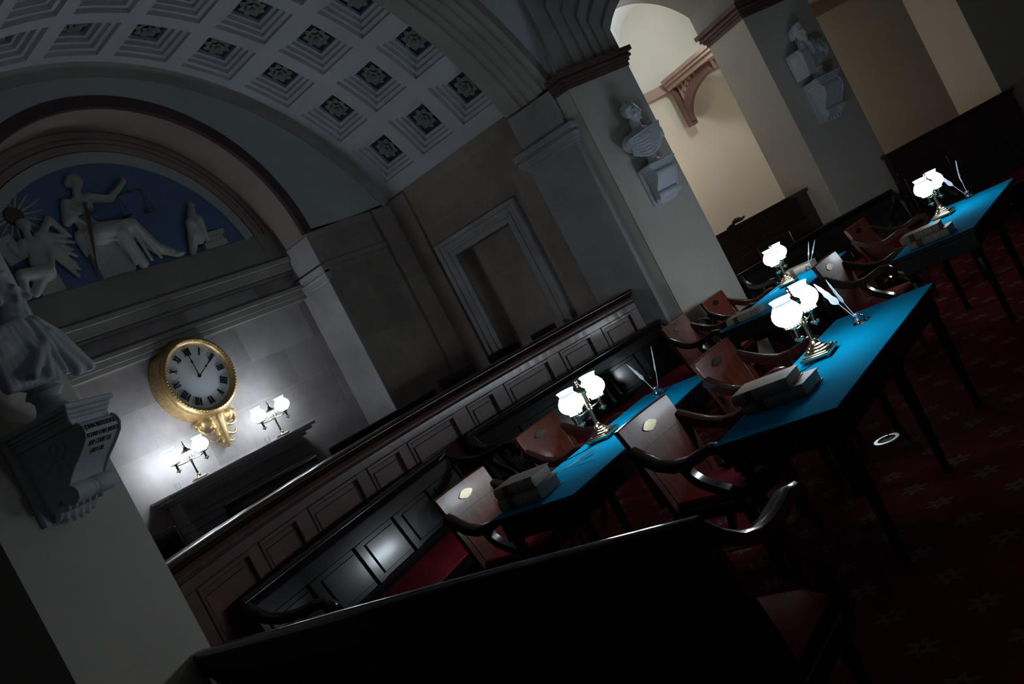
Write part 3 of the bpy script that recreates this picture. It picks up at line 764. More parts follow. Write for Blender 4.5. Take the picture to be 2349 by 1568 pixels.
# ------------------------------------------------------------------ mahogany armchairs
def make_armchair():
    t = empty('armchair', (0, 0, 0), 0, 'x', 'chair', 'mahogany armchairs at the writing tables')
    # back is in the plane y ~ +0.25, front towards -y; back reclines
    def bk(x, z, d=0.0):   # point on the back surface
        y = 0.19 + 0.16 * max(0, (z - 0.42)) + 0.10 * max(0, (z - 0.6)) ** 1.5 - 0.32 * (x * x) + d
        return (x, y, z)
    def slab(mb, xs, zs, th):
        nx, nz = 8, 6
        f = lambda d: (lambda u, v: bk(xs(v)[0] + (xs(v)[1] - xs(v)[0]) * u, zs[0] + (zs[1] - zs[0]) * v, d))
        A = MB().grid(f(0), nx, nz); B = MB().grid(f(th), nx, nz)
        n = len(A.v); vs = A.v + B.v; fs = list(A.f) + [tuple(i + n for i in q[::-1]) for q in B.f]
        W = nx + 1
        rim = [i for i in range(W)] + [j * W + nx for j in range(1, nz + 1)] + [nz * W + i for i in range(nx - 1, -1, -1)] + [j * W for j in range(nz - 1, 0, -1)]
        for a, b in zip(rim, rim[1:] + rim[:1]): fs.append((a, b, b + n, a + n))
        return mb.add(vs, fs)
    mb = slab(MB(), lambda v: (-0.258 - 0.008 * v, 0.258 + 0.008 * v), (0.775, 0.94), 0.034)
    cr = mb.build('crest_rail', M['mahogany'], t, bevel=0.006, smooth=35)
    mb = MB(); slab(mb, lambda v: (-0.195 - 0.03 * v, 0.195 + 0.03 * v), (0.46, 0.775), 0.018)
    mb.build('back_panel', M['mahogany'], t, smooth=35)
    for s in (-1, 1):
        mb = MB(); slab(mb, lambda v, s=s: sorted((s * (0.195 + 0.03 * v), s * (0.255 + 0.025 * v))), (0.40, 0.775), 0.036)
        mb.build('back_stile', M['mahogany'], t, bevel=0.004)
    slab(MB(), lambda v: (-0.20, 0.20), (0.40, 0.46), 0.03).build('back_crossrail', M['mahogany'], t, bevel=0.004); slab(MB(), lambda v: (-0.23, 0.23), (0.755, 0.783), 0.026).build('back_crossrail', M['mahogany'], t, bevel=0.004)
    # oval mount on the crest
    pl = MB(); pts = [(0.062 * cos(q) * (1 + 0.12 * cos(4 * q)), 0.027 * sin(q)) for q in [2 * pi * k / 24 for k in range(24)]]
    vs = [bk(x, 0.862 + z, -0.006) for x, z in pts] + [bk(x, 0.862 + z, 0.004) for x, z in pts]
    pl.add(vs, [tuple(range(24)), tuple(range(24, 48))[::-1]] + [(i, (i + 1) % 24, 24 + (i + 1) % 24, 24 + i) for i in range(24)])
    pl.build('oval_plaque', M['brass_dark'], t)
    # arms: sweep down from the back, rise, curl over at the front
    for s in (-1, 1):
        ap = [(0.250, 0.262, 0.81), (0.262, 0.20, 0.765), (0.278, 0.12, 0.715), (0.283, 0.03, 0.685), (0.286, -0.06, 0.685), (0.288, -0.14, 0.705), (0.288, -0.205, 0.722), (0.288, -0.255, 0.712), (0.286, -0.283, 0.675), (0.284, -0.280, 0.635), (0.282, -0.252, 0.617), (0.280, -0.228, 0.635)]
        path = [(s * x, y, z) for x, y, z in ap]
        sec = [(-0.032, -0.026), (0.032, -0.026), (0.032, 0.020), (0.022, 0.028), (-0.022, 0.028), (-0.032, 0.020)]
        ups = []
        for i in range(len(path)):
            a = Vector(path[max(0, i - 1)]); b = Vector(path[min(len(path) - 1, i + 1)]); d = (b - a).normalized()
            ups.append(tuple(d.cross(Vector((1, 0, 0))) * (1 if True else -1)))
        ups = [(u[0], -u[1], -u[2]) if u[2] < 0 and i < 7 else u for i, u in enumerate(ups)]
        MB().sweep(path, sec, ups, scales=[1.0, 1.0, 1, 1, 1, 1, 0.95, 0.9, 0.85, 0.75, 0.65, 0.55]).build('arm', M['mahogany_dark'], t, smooth=50)
        sp_ = [(0.283, -0.02, 0.668), (0.283, -0.035, 0.62), (0.283, -0.075, 0.57), (0.281, -0.13, 0.53), (0.276, -0.185, 0.495), (0.27, -0.225, 0.45), (0.262, -0.235, 0.40)]
        path = [(s * x, y, z) for x, y, z in sp_]
        MB().sweep(path, [(-0.026, -0.022), (0.026, -0.022), (0.026, 0.022), (-0.026, 0.022)], [(0, -1, 0.4)] * len(path)).build('arm_support', M['mahogany_dark'], t, smooth=50)
    se = MB(); poly = [(-0.265, -0.25), (0.265, -0.25), (0.225, 0.20), (-0.225, 0.20)]
    MB().prism(poly, 0.365, 0.435, 'z').build('seat_rail', M['mahogany_dark'], t, bevel=0.006)
    poly = [(x * 0.93, y * 0.93) for x, y in poly]
    cu = MB(); cu.prism(poly, 0.435, 0.475, 'z'); cu.build('seat', M['red_leather'], t, bevel=0.018, segs=3)
    for s in (-1, 1):
        MB().sweep([(s * 0.235, -0.215, 0.37), (s * 0.237, -0.222, 0.25), (s * 0.240, -0.225, 0.12), (s * 0.243, -0.235, 0.0)], [(-0.025, -0.025), (0.025, -0.025), (0.025, 0.025), (-0.025, 0.025)], [(0, 1, 0)] * 4, scales=[1, 0.95, 0.8, 0.65]).build('leg', M['mahogany_dark'], t, bevel=0.003)
        MB().sweep([(s * 0.235, 0.195, 0.42), (s * 0.235, 0.205, 0.28), (s * 0.235, 0.25, 0.13), (s * 0.235, 0.32, 0.0)], [(-0.022, -0.025), (0.022, -0.025), (0.022, 0.025), (-0.022, 0.025)], [(0, 1, 0.2)] * 4, scales=[1, 0.95, 0.85, 0.7]).build('leg', M['mahogany_dark'], t, bevel=0.003)
    return t
# (x, y, turn) of seats: backs stand about 0.3 behind
CH = [((4.02, 3.90), 0.03, 'mahogany armchair at the near end of the table with two loose quills'),
      ((5.08, 4.03), 0.02, 'mahogany armchair behind the lamp of the table with two loose quills'),
      ((4.05, 2.47), -0.06, 'large mahogany armchair between the two near tables, its crest overlapping the blue baize behind'),
      ((5.19, 2.55), -0.03, 'glossy mahogany armchair left of the stacked folios on the nearest table'),
      ((7.86, 4.22), 0.0, 'mahogany armchair at the near end of the far table, its crest against the dark settee'),
      ((8.66, 4.14), 0.0, 'mahogany armchair at the far table, its back seen against the pale pier'),
      ((7.53, 2.50), -0.04, 'mahogany armchair at the near end of the rightmost table, beside two upright quills'),
      ((9.46, 2.78), -0.1, 'dim mahogany armchair behind the lamp of the rightmost table')]
arm0 = make_armchair()
for i, ((x, y), a, lab) in enumerate(CH):
    t = arm0 if i == 0 else copy_tree(arm0)
    t.location = (x, y, 0); t.rotation_euler = (0, 0, a); t['label'] = lab

# ------------------------------------------------------------------ black settees with crimson seats
def make_settee(L=2.8, name='settee'):
    t = empty(name, (0, 0, 0), 0, 'x', 'settee', 'black panelled settees with crimson seats')
    h = L / 2
    def yb(z): return 0.20 + 0.115 * max(0, z - 0.40) / 0.55
    # crest rail, rolled, slightly bowed
    N = 24
    path = [(-h + L * i / N, yb(0.93), 0.912 + 0.010 * sin(pi * i / N)) for i in range(N + 1)]
    MB().sweep(path, [(-0.03, -0.095), (0.014, -0.095), (0.02, -0.01), (0.028, 0.01), (0.024, 0.03), (0.008, 0.042), (-0.014, 0.042), (-0.03, 0.03), (-0.036, 0.01), (-0.03, -0.01)]).build('crest_rail', M['ebony'], t, smooth=50)
    # frame of the back, panels
    K = 5; pw = L / K
    fm = MB()
    def slab(mb, x0, x1, z0, z1, d0, d1):
        vs = [(x0, yb(z0) + d0, z0), (x1, yb(z0) + d0, z0), (x1, yb(z0) + d1, z0), (x0, yb(z0) + d1, z0), (x0, yb(z1) + d0, z1), (x1, yb(z1) + d0, z1), (x1, yb(z1) + d1, z1), (x0, yb(z1) + d1, z1)]
        return mb.add(vs, [(3, 2, 1, 0), (4, 5, 6, 7), (0, 1, 5, 4), (1, 2, 6, 5), (2, 3, 7, 6), (3, 0, 4, 7)])
    slab(fm, -h, h, 0.34, 0.47, -0.022, 0.022); slab(fm, -h, h, 0.78, 0.88, -0.02, 0.02)
    for k in range(K + 1):
        c = -h + pw * k; slab(fm, max(-h, c - 0.045), min(h, c + 0.045), 0.47, 0.78, -0.022, 0.022)
    fm.build('back_frame', M['ebony'], t, bevel=0.004)
    for k in range(K):
        a = -h + pw * k + 0.045; b = -h + pw * (k + 1) - 0.045
        pm = MB(); slab(pm, a, b, 0.47, 0.78, -0.004, 0.012); slab(pm, a + 0.035, b - 0.035, 0.505, 0.745, -0.016, 0.0)
        pm.build('back_panel', M['ebony'], t, bevel=0.004)
    MB().box(-h, h, -0.27, 0.20, 0.25, 0.33).build('seat_rail', M['ebony'], t, bevel=0.006)
    cu = MB(); NN = 30
    cu.grid(lambda u, v: (-h + 0.03 + (L - 0.06) * u, -0.285 + 0.49 * v, 0.335 + 0.115 * (sin(pi * min(1, max(0, v))) ** 0.3 if 0 < v < 1 else 0.0) * (min(1, min(u, 1 - u) * 30 + 0.05)) ** 0.4), NN, 12)
    cu.grid(lambda u, v: (-h + 0.03 + (L - 0.06) * u, -0.285 + 0.49 * v, 0.33), 1, 1)
    cu.build('seat_cushion', M['red_leather'], t, smooth=70)
    nl = MB(); n = int(L / 0.028)
    for i in range(n): nl.ball((-h + 0.04 + (L - 0.08) * i / (n - 1), -0.287, 0.345), 0.0058, n=6)
    o = nl.build('nail_trim', M['nail'], t, smooth=60); o['kind'] = 'stuff'
    for s in (-1, 1):
        ap = [(h - 0.02, 0.315, 0.915), (h - 0.01, 0.26, 0.855), (h, 0.18, 0.80), (h, 0.08, 0.765), (h, -0.02, 0.752), (h, -0.12, 0.756), (h, -0.20, 0.765), (h, -0.27, 0.755), (h, -0.31, 0.715), (h, -0.30, 0.67), (h, -0.27, 0.655)]
        path = [(s * x, y, z) for x, y, z in ap]; ups = []
        for i in range(len(path)):
            d = (Vector(path[min(len(path) - 1, i + 1)]) - Vector(path[max(0, i - 1)])).normalized(); u = d.cross(Vector((1, 0, 0)))
            ups.append((u[0], -u[1], -u[2]) if u[2] < 0 and i < 7 else tuple(u))
        MB().sweep(path, [(-0.033, -0.026), (0.033, -0.026), (0.033, 0.018), (0.02, 0.028), (-0.02, 0.028), (-0.033, 0.018)], ups, scales=[1, 1, 1, 1, 1, 1, 1, 0.95, 0.8, 0.7, 0.55]).build('arm', M['ebony'], t, smooth=50)
        sp_ = [(h, -0.06, 0.74), (h, -0.08, 0.67), (h, -0.13, 0.60), (h, -0.20, 0.53), (h - 0.01, -0.25, 0.45), (h - 0.015, -0.255, 0.30)]
        MB().sweep([(s * x, y, z) for x, y, z in sp_], [(-0.026, -0.022), (0.026, -0.022), (0.026, 0.022), (-0.026, 0.022)], [(0, -1, 0.4)] * 6).build('arm_support', M['ebony'], t, smooth=50)
    for x in (-h + 0.06, 0.0, h - 0.06):
        MB().lathe([(0.018, 0), (0.026, 0.01), (0.02, 0.03), (0.024, 0.10), (0.032, 0.16), (0.026, 0.19), (0.038, 0.21), (0.036, 0.26)], 12, T(x, -0.22, 0)).build('leg', M['ebony'], t, smooth=40)
        MB().sweep([(x, 0.19, 0.42), (x, 0.21, 0.25), (x, 0.26, 0.10), (x, 0.31, 0.0)], [(-0.024, -0.026), (0.024, -0.026), (0.024, 0.026), (-0.024, 0.026)], [(0, 1, 0.2)] * 4, scales=[1, 0.95, 0.85, 0.7]).build('leg', M['ebony'], t, bevel=0.003)
    return t
ST = [((2.52, 3.005), 90.0, 'black settee in the foreground with its back to the camera'),
      ((4.33, 5.184), 14.8, 'black panelled settee in front of the curved rail, left of the near armchairs'),
      ((7.20, 5.13), -13.4, 'black settee before the right end of the curved rail, behind two upright quills'),
      ((10.6, 3.62), -30.0, 'dark settee against the middle pier, behind the far table'),
      ((12.95, 2.02), -33.0, 'dark settee at the far right behind the rightmost lamp')]
set0 = make_settee(3.04)
set1 = make_settee(2.85); set2 = make_settee(2.55)
for i, ((x, y), a, lab) in enumerate(ST):
    t = set0 if i == 0 else (set1 if i == 1 else (copy_tree(set1) if i == 2 else (set2 if i == 3 else copy_tree(set2))))
    t.location = (x, y, 0); t.rotation_euler = (0, 0, radians(a)); t['label'] = lab

# panelled parapets between the piers
def parapet(F0, p, s1, z, label):
    t = empty('parapet', tuple(p), radians(F0), label, 'parapet', 'dark wood parapets between the piers')
    MB().box(0, s1, -0.03, 0.05, 0, z - 0.05).build('body', M['mahogany_dark'], t)
    MB().box(-0.02, s1 + 0.02, -0.06, 0.07, z - 0.05, z).build('cap', M['mahogany_dark'], t, bevel=0.012, segs=2)
    MB().box(0, s1, -0.045, 0.05, z - 0.30, z - 0.27).build('moulding', M['mahogany_dark'], t, bevel=0.006)
    for k in range(3):
        a = 0.06 + (s1 - 0.06) / 3 * k; b = a + (s1 - 0.06) / 3 - 0.06
        MB().box(a, b, -0.045, -0.03, 0.25, z - 0.36).build('panel', M['mahogany_dark'], t, bevel=0.01)
    return t
q0 = F1.at(W1, -0.32) + Vector((0.07, -0.03, 0)); q1 = F2.at(0.0, -0.32) - Vector((0.09, -0.03, 0)); d = q1 - q0
parapet(degrees(atan2(d.y, d.x)), q0, d.length, 1.45, 'dark wood parapet in the left opening, between the two piers with busts')
q0 = F2.at(W2 - 0.12, 0.12); q1 = F3.at(0.0, 0.12); d = q1 - q0
parapet(degrees(atan2(d.y, d.x)), q0, d.length, 1.36, 'dark wood parapet in the right opening, below the wide lit wall')
hat = empty('desk_lamp', (9.86, 4.42, 1.45), radians(-27), 'small dark lamp lying low on the ledge of the left parapet', 'lamp')
MB().lathe([(0.0, 0.0), (0.07, 0.0), (0.075, 0.012), (0.06, 0.035), (0.03, 0.055), (0.001, 0.06)], 14, T(0.12, 0, 0.02)).build('shade', M['ink_black'], hat)
MB().tube([(-0.02, 0, 0.02), (0.06, 0, 0.03), (0.12, 0, 0.03), (0.24, 0, 0.045)], 0.012, 6).build('stem', M['ink_black'], hat)
MB().cbox(0.0, 0, 0.01, 0.09, 0.05, 0.02).build('base', M['ink_black'], hat)

# dark chairs standing behind the rail, only their tops show
def make_bench_chair(wd):
    t = empty('high_backed_chair', (0, 0, 0), 0, 'x', 'chair', 'dark high-backed chairs behind the rail')
    MB().box(-wd / 2, wd / 2, 0.20, 0.24, 0.45, 1.02).build('backrest', M['ebony'], t, bevel=0.012)
    MB().box(-wd / 2, wd / 2, -0.25, 0.24, 0.40, 0.46).build('seat', M['ebony'], t, bevel=0.01)
    for sx in (-1, 1):
        for y in (-0.22, 0.21): MB().cbox(sx * (wd / 2 - 0.03), y, 0.2, 0.045, 0.045, 0.4).build('leg', M['ebony'], t)
    return t
BC = [(3.30, 6.72, 0.34, 1.07, 'dark high-backed chair behind the rail, leftmost, next to the left pier'),
      (4.42, 6.75, 0.98, 1.02, 'wide dark high-backed chair behind the rail, below the left mantel lamp'),
      (5.62, 6.85, 0.95, 1.00, 'wide dark high-backed chair behind the rail, below the right mantel lamp'),
      (6.42, 6.9, 0.60, 1.0, 'dark high-backed chair behind the rail, in front of the pale niche jamb'),
      (7.10, 6.9, 0.62, 1.05, 'dark high-backed chair behind the rail, just right of the pale niche jamb'),
      (7.98, 6.9, 0.60, 1.02, 'dark high-backed chair behind the rail, left of the doorway'),
      (8.42, 6.6, 0.50, 1.0, 'dark high-backed chair behind the rail, in front of the doorway')]
for x, y, wd, sc_, lab in BC:
    t = make_bench_chair(wd); t.location = (x, y, 0.4); t.rotation_euler = (0, 0, pi); t.scale = (1, 1, sc_); t['label'] = lab
# ------------------------------------------------------------------ double brass lamps with opal glass shades
def make_lamp(prisms=False):
    t = empty('double_lamp', (0, 0, 0), 0, 'x', 'lamp')
    A = 0.165
    if not prisms:
        b = MB()
        for sx in (-1, 1):
            for sy in (-1, 1): b.ball((sx * 0.085, sy * 0.068, 0.010), 0.011, n=8)
        b.box(-0.100, 0.100, -0.083, 0.083, 0.014, 0.034); b.box(-0.086, 0.086, -0.070, 0.070, 0.034, 0.041)
        b.build('base', M['brass'], t, bevel=0.004)
        MB().lathe([(0.075, 0.041), (0.074, 0.047), (0.060, 0.052), (0.058, 0.060), (0.044, 0.066), (0.042, 0.074), (0.030, 0.080), (0.024, 0.095), (0.018, 0.100)], 20).build('base_dome', M['brass'], t, smooth=40)
        MB().lathe([(0.016, 0.098), (0.020, 0.103), (0.014, 0.108), (0.0125, 0.19), (0.016, 0.195), (0.022, 0.202), (0.016, 0.209), (0.014, 0.215), (0.024, 0.225), (0.016, 0.236)], 12).build('column', M['brass'], t, smooth=30)
        MB().lathe([(0.012, 0.232), (0.026, 0.240), (0.028, 0.30), (0.036, 0.306), (0.040, 0.315), (0.038, 0.322), (0.042, 0.330), (0.034, 0.342), (0.020, 0.352), (0.014, 0.364), (0.017, 0.370), (0.010, 0.377), (0.012, 0.386), (0.009, 0.392), (0.012, 0.402), (0.006, 0.414), (0.0005, 0.418)], 18).build('oil_reservoir', M['brass'], t, smooth=40)
    else:
        b = MB(); b.cbox(0, 0, 0.012, 0.10, 0.10, 0.024)
        for sx in (-1, 1): b.tube([(sx * 0.04, 0, 0.012), (sx * 0.075, 0, 0.02), (sx * 0.095, 0, 0.008)], [0.008, 0.007, 0.009], 6)
        b.build('base', M['brass'], t, bevel=0.003)
        MB().lathe([(0.030, 0.024), (0.020, 0.04), (0.024, 0.052), (0.011, 0.062), (0.011, 0.08)], 14).build('base_dome', M['brass'], t, smooth=40)
        MB().lathe([(0.014, 0.075), (0.0095, 0.09), (0.009, 0.185), (0.014, 0.192), (0.012, 0.21), (0.012, 0.30)], 12).build('column', M['brass_dark'], t, smooth=30)
        MB().lathe([(0.050, 0.300), (0.054, 0.306), (0.030, 0.318), (0.018, 0.334), (0.013, 0.350), (0.017, 0.358), (0.008, 0.366), (0.010, 0.376), (0.005, 0.392), (0.008, 0.40), (0.0005, 0.412)], 16).build('canopy', M['brass_dark'], t, smooth=40)
        for i in range(12):
            a = 2 * pi * i / 12
            p = MB(); p.lathe([(0.0005, 0.0), (0.006, 0.02), (0.0055, 0.085), (0.0005, 0.095)], 6)
            o = p.build('prism', M['glass'], t, smooth=None); o.location = (0.05 * cos(a), 0.05 * sin(a), 0.205)
    arms = MB()
    for s in (-1, 1):
        arms.tube([(0, 0, 0.215), (s * 0.05, 0, 0.205), (s * 0.11, 0, 0.205), (s * (A - 0.012), 0, 0.212), (s * A, 0, 0.222)], [0.006, 0.005, 0.005, 0.005, 0.006], 8)
    arms.build('arms', M['brass'], t, smooth=60)
    for s in (-1, 1):
        MB().lathe([(0.0005, 0.140), (0.008, 0.142), (0.010, 0.150), (0.024, 0.157), (0.027, 0.162), (0.024, 0.167), (0.012, 0.168), (0.0105, 0.215), (0.013, 0.22), (0.030, 0.228), (0.046, 0.230), (0.047, 0.235), (0.030, 0.236)], 16, T(s * A, 0, 0)).build('burner', M['brass_dark' if prisms else 'brass'], t, smooth=40)
        g = MB()
        for i in range(14):
            a = 2 * pi * i / 14; g.cbox(s * A + 0.043 * cos(a), 0.043 * sin(a), 0.239, 0.006, 0.006, 0.010)
        g.lathe([(0.0455, 0.243), (0.0465, 0.2445), (0.0455, 0.246), (0.0425, 0.246), (0.042, 0.2445), (0.0425, 0.243), (0.0455, 0.243)], 24, T(s * A, 0, 0), caps=False)
        g.build('gallery', M['brass_dark' if prisms else 'brass'], t)
        pr = [(0.041, 0.247), (0.048, 0.252), (0.066, 0.266), (0.078, 0.285), (0.082, 0.305), (0.077, 0.327), (0.064, 0.347), (0.054, 0.360)]
        lip = [(0.054, 0.360), (0.050, 0.370), (0.051, 0.380), (0.060, 0.394), (0.0575, 0.3945), (0.0485, 0.380), (0.0475, 0.370), (0.0515, 0.360)]
        inn = [(r - 0.003, z + 0.0005) for r, z in pr[::-1]]
        sh = MB().lathe(pr + inn, 28, None, caps=False)
        o = sh.build('shade', M['shade'], t, smooth=60); o.location = (s * A, 0, 0)
        MB().lathe(lip, 28, None, caps=False).build('shade_lip', M['shade_lip'], o, smooth=60)
    return t
LM = [((4.70, 1.985, 0.76), 3, 'double brass lamp with lit white shades on the nearest table'),
      ((4.65, 3.485, 0.76), 6, 'double brass lamp with lit white shades on the table with two loose quills'),
      ((8.45, 3.52, 0.76), 9, 'double brass lamp with lit white shades on the far table before the cream pier'),
      ((8.50, 2.035, 0.76), -3, 'double brass lamp with lit white shades on the rightmost table')]
l0 = make_lamp()
for i, (p, a, lab) in enumerate(LM):
    t = l0 if i == 0 else copy_tree(l0)
    t.location = p; t.rotation_euler = (0, 0, radians(a)); t['label'] = lab; t['group'] = 'table lamps'
m0 = make_lamp(True)
for i, (p, lab) in enumerate([((4.84, 8.20, 1.70), 'brass lamp with glass prisms and lit shades at the left end of the mantel'), ((5.92, 8.20, 1.70), 'brass lamp with glass prisms and lit shades at the right end of the mantel')]):
    t = m0 if i == 0 else copy_tree(m0)
    t.location = p; t['label'] = lab; t['group'] = 'mantel lamps'

# cords of the table lamps
def cordobj(pts, label):
    o = MB().tube(pts, 0.003, 6).build('lamp_cord', M['cord'], smooth=60); props(o, label, 'cord'); return o
cordobj([(4.62, 1.965, 0.764), (4.52, 2.02, 0.764), (4.44, 2.10, 0.764), (4.38, 2.18, 0.764), (4.36, 2.20, 0.755), (4.36, 2.205, 0.5)], 'thin black cord running from the nearest lamp over the table edge')
cordobj([(4.57, 3.47, 0.764), (4.47, 3.52, 0.764), (4.40, 3.60, 0.764), (4.37, 3.655, 0.764), (4.365, 3.668, 0.752), (4.365, 3.67, 0.5)], 'thin black cord running from the lamp beside the loose quills')
cordobj([(5.20, 1.95, 0.60), (5.24, 2.0, 0.35), (5.31, 2.06, 0.12), (5.365, 2.12, 0.02), (5.38, 2.14, 0.012)], 'thin black cord hanging under the nearest table to the floor ring')
fr_ = MB(); rg = [(5.38 + 0.068 * cos(2 * pi * i / 32), 2.14 + 0.068 * sin(2 * pi * i / 32), 0.006) for i in range(32)]
fr_.sweep(rg, [(-0.014, -0.006), (0.014, -0.006), (0.012, 0.004), (-0.012, 0.004)], closed=True)
fo = fr_.build('floor_outlet', M['steel']); props(fo, 'shiny steel ring of a floor outlet in the carpet under the nearest table', 'floor outlet')
MB().lathe([(0.055, 0.001), (0.055, 0.004)], 24, T(5.38, 2.14, 0)).build('cover', M['ink_black'], fo)

# ------------------------------------------------------------------ inkwells and quills
def make_inkwell():
    t = empty('inkwell', (0, 0, 0), 0, 'x', 'inkwell', 'glass inkwells on the tables')
    MB().lathe([(0.042, 0.0), (0.044, 0.006), (0.038, 0.012), (0.036, 0.03), (0.030, 0.042), (0.016, 0.050), (0.014, 0.058), (0.019, 0.062), (0.015, 0.062), (0.010, 0.050), (0.020, 0.036), (0.024, 0.016), (0.0005, 0.012)], 20).build('bowl', M['glass'], t, smooth=60)
    MB().lathe([(0.0165, 0.050), (0.0185, 0.054), (0.0185, 0.060), (0.0165, 0.063)], 16).build('collar', M['steel'], t)
    return t
def quill_mesh(t, L=0.30, wd=0.018, bend=0.03):
    """shaft along +z from the nib, bending towards +x"""
    pt = lambda s: (bend * (s * s), 0.0, L * s)
    MB().tube([pt(s / 10) for s in range(11)], [0.0012, 0.0022, 0.0024, 0.0024, 0.0023, 0.0021, 0.0018, 0.0015, 0.0012, 0.0009, 0.0005], 6).build('shaft', M['feather'], t, smooth=60)
    vm = MB()
    def w(s): q = min(1.0, max(0.0, (s - 0.42) / 0.58)); return wd * (min(1, q * 9) ** 0.7) * (1 - q) ** 0.55 * (1 - 0.12 * sin(23 * q))
    for side, k in ((1, 0.7), (-1, 1.0)):
        f = lambda d: (lambda u, v: (pt(0.42 + 0.58 * v)[0] + d + 0.004 * u * u, side * k * w(0.42 + 0.58 * v) * u, pt(0.42 + 0.58 * v)[2] + 0.012 * u))
        vm.grid(f(-0.0006), 4, 22); vm.grid(f(0.0006), 4, 22)
    vm.build('vane', M['feather'], t, smooth=60)
def make_quill(base, tip, label, roll=0.0, wd=0.018, bend=0.03, group=None):
    b = Vector(base); d = Vector(tip) - b; L = d.length
    t = empty('quill', (0, 0, 0), 0, label, 'quill', group)
    quill_mesh(t, L, wd, bend)
    z = Vector((-bend, 0, L)).normalized()
    q = Vector((0, 0, 1)).rotation_difference(d.normalized())
    t.rotation_mode = 'QUATERNION'; t.rotation_quaternion = q @ Matrix.Rotation(roll, 3, 'Z').to_quaternion(); t.location = b
    return t
IW = [((5.21, 1.90), 'glass inkwell with two leaning quills on the nearest table'), ((5.38, 3.44), 'glass inkwell with two spread quills, just behind the crest of the large foreground armchair'),
      ((8.91, 3.46), 'small glass inkwell with two upright quills on the far table before the cream pier'), ((9.10, 1.92), 'glass inkwell beside the lamp of the rightmost table')]
i0 = make_inkwell()
for i, ((x, y), lab) in enumerate(IW):
    t = i0 if i == 0 else copy_tree(i0)
    t.location = (x, y, 0.76); t['label'] = lab
G = 'quills standing in inkwells'
make_quill((5.212, 1.902, 0.775), (5.13, 2.005, 1.085), 'broad white quill leaning left in the nearest inkwell, its wide vane facing the camera', radians(200), 0.026, 0.05, G)
make_quill((5.205, 1.895, 0.775), (5.155, 1.965, 1.065), 'narrower white quill leaning behind the broad one in the nearest inkwell', radians(230), 0.014, 0.04, G)
make_quill((5.378, 3.445, 0.775), (5.33, 3.505, 1.04), 'white quill curving left, in the inkwell beside the front chair crest', radians(60), 0.016, 0.035, G)
make_quill((5.384, 3.436, 0.775), (5.455, 3.345, 1.07), 'upright white quill with a long vane, in the inkwell beside the front chair crest', radians(140), 0.018, 0.02, G)
make_quill((8.907, 3.465, 0.775), (8.985, 3.375, 1.005), 'left one of the two thin upright quills on the far table before the cream pier', radians(20), 0.010, 0.02, G)
make_quill((8.915, 3.455, 0.775), (9.025, 3.325, 0.995), 'right one of the two thin upright quills on the far table before the cream pier', radians(20), 0.010, 0.02, G)
make_quill((9.095, 1.925, 0.775), (8.985, 2.065, 1.105), 'white quill with a broad vane behind the shades of the rightmost lamp', radians(200), 0.022, 0.03, G)
make_quill((9.103, 1.916, 0.775), (9.09, 1.95, 1.095), 'thin curved quill standing right of the shades of the rightmost lamp', radians(120), 0.012, -0.07, G)
G = 'loose quills on the tables'
make_quill((4.13, 3.515, 0.765), (4.38, 3.325, 0.770), 'longer loose quill lying on the baize before the near lamp', radians(90), 0.012, 0.01, G)
make_quill((4.16, 3.545, 0.765), (4.185, 3.265, 0.772), 'shorter loose quill crossing the longer one on the baize', radians(90), 0.010, 0.01, G)
make_quill((8.23, 3.65, 0.765), (8.52, 3.52, 0.770), 'loose white quill lying at the foot of the far lamp before the cream pier', radians(90), 0.014, 0.01, G)

# ------------------------------------------------------------------ books
def make_book(L, Wd, th, label, loc, ang, group=None, name='book'):
    """flat book: spine along local y at x = 0, pages towards +x"""
    t = empty(name, loc, radians(ang), label, 'book', group)
    c = 0.006
    cv_ = MB(); cv_.box(0.0, Wd, 0, L, 0, c); cv_.box(0.0, Wd, 0, L, th - c, th)
    n = 6; sp = [( -0.012 * sin(pi * i / n), th * i / n) for i in range(n + 1)]
    cv_.prism([(x, z) for x, z in sp] + [(0.006, th), (0.006, 0)], 0, L, 'y')
    for k in range(4):
        y = L * (k + 1) / 5; cv_.prism([(x - 0.004, z) for x, z in sp] + [(0.002, th), (0.002, 0)], y - 0.006, y + 0.006, 'y')
    cv_.build('cover', M['calf'], t, bevel=0.0015)
    MB().box(0.004, Wd - 0.008, 0.008, L - 0.008, c, th - c).build('pages', M['pages'], t)
    MB().prism([(x - 0.0015, z) for x, z in sp] + [(0.0, th), (0.0, 0)], L * 0.62, L * 0.76, 'y').build('spine_label', M['calf_dark'], t)
    return t
G = 'old calf-bound books on the tables'
make_book(0.34, 0.225, 0.062, 'thick calf-bound folio, lower of the stacked pair on the nearest table', (3.965, 1.815, 0.760), -2, G)
make_book(0.30, 0.20, 0.055, 'calf-bound folio lying on top of the lower one on the nearest table', (3.955, 1.87, 0.822), 1, G)
make_book(0.31, 0.215, 0.072, 'thick pale book, lower of the stacked pair on the table with loose quills', (3.665, 3.30, 0.760), 1, G)
make_book(0.285, 0.195, 0.068, 'thick pale book, upper of the stacked pair on the table with loose quills', (3.672, 3.31, 0.832), 3, G)
make_book(0.30, 0.20, 0.06, 'single calf-bound book at the near end of the far table before the cream pier', (7.25, 3.38, 0.760), 2, G)
make_book(0.30, 0.20, 0.07, 'brown book at the far end of the far table, beside two thin upright quills', (8.90, 3.42, 0.760), 1, G)
make_book(0.31, 0.22, 0.06, 'calf-bound folio, lower of the stacked pair on the rightmost table', (7.27, 1.76, 0.760), -2, G)
make_book(0.29, 0.20, 0.055, 'calf-bound folio, upper of the stacked pair on the rightmost table', (7.25, 1.80, 0.820), 2, G)
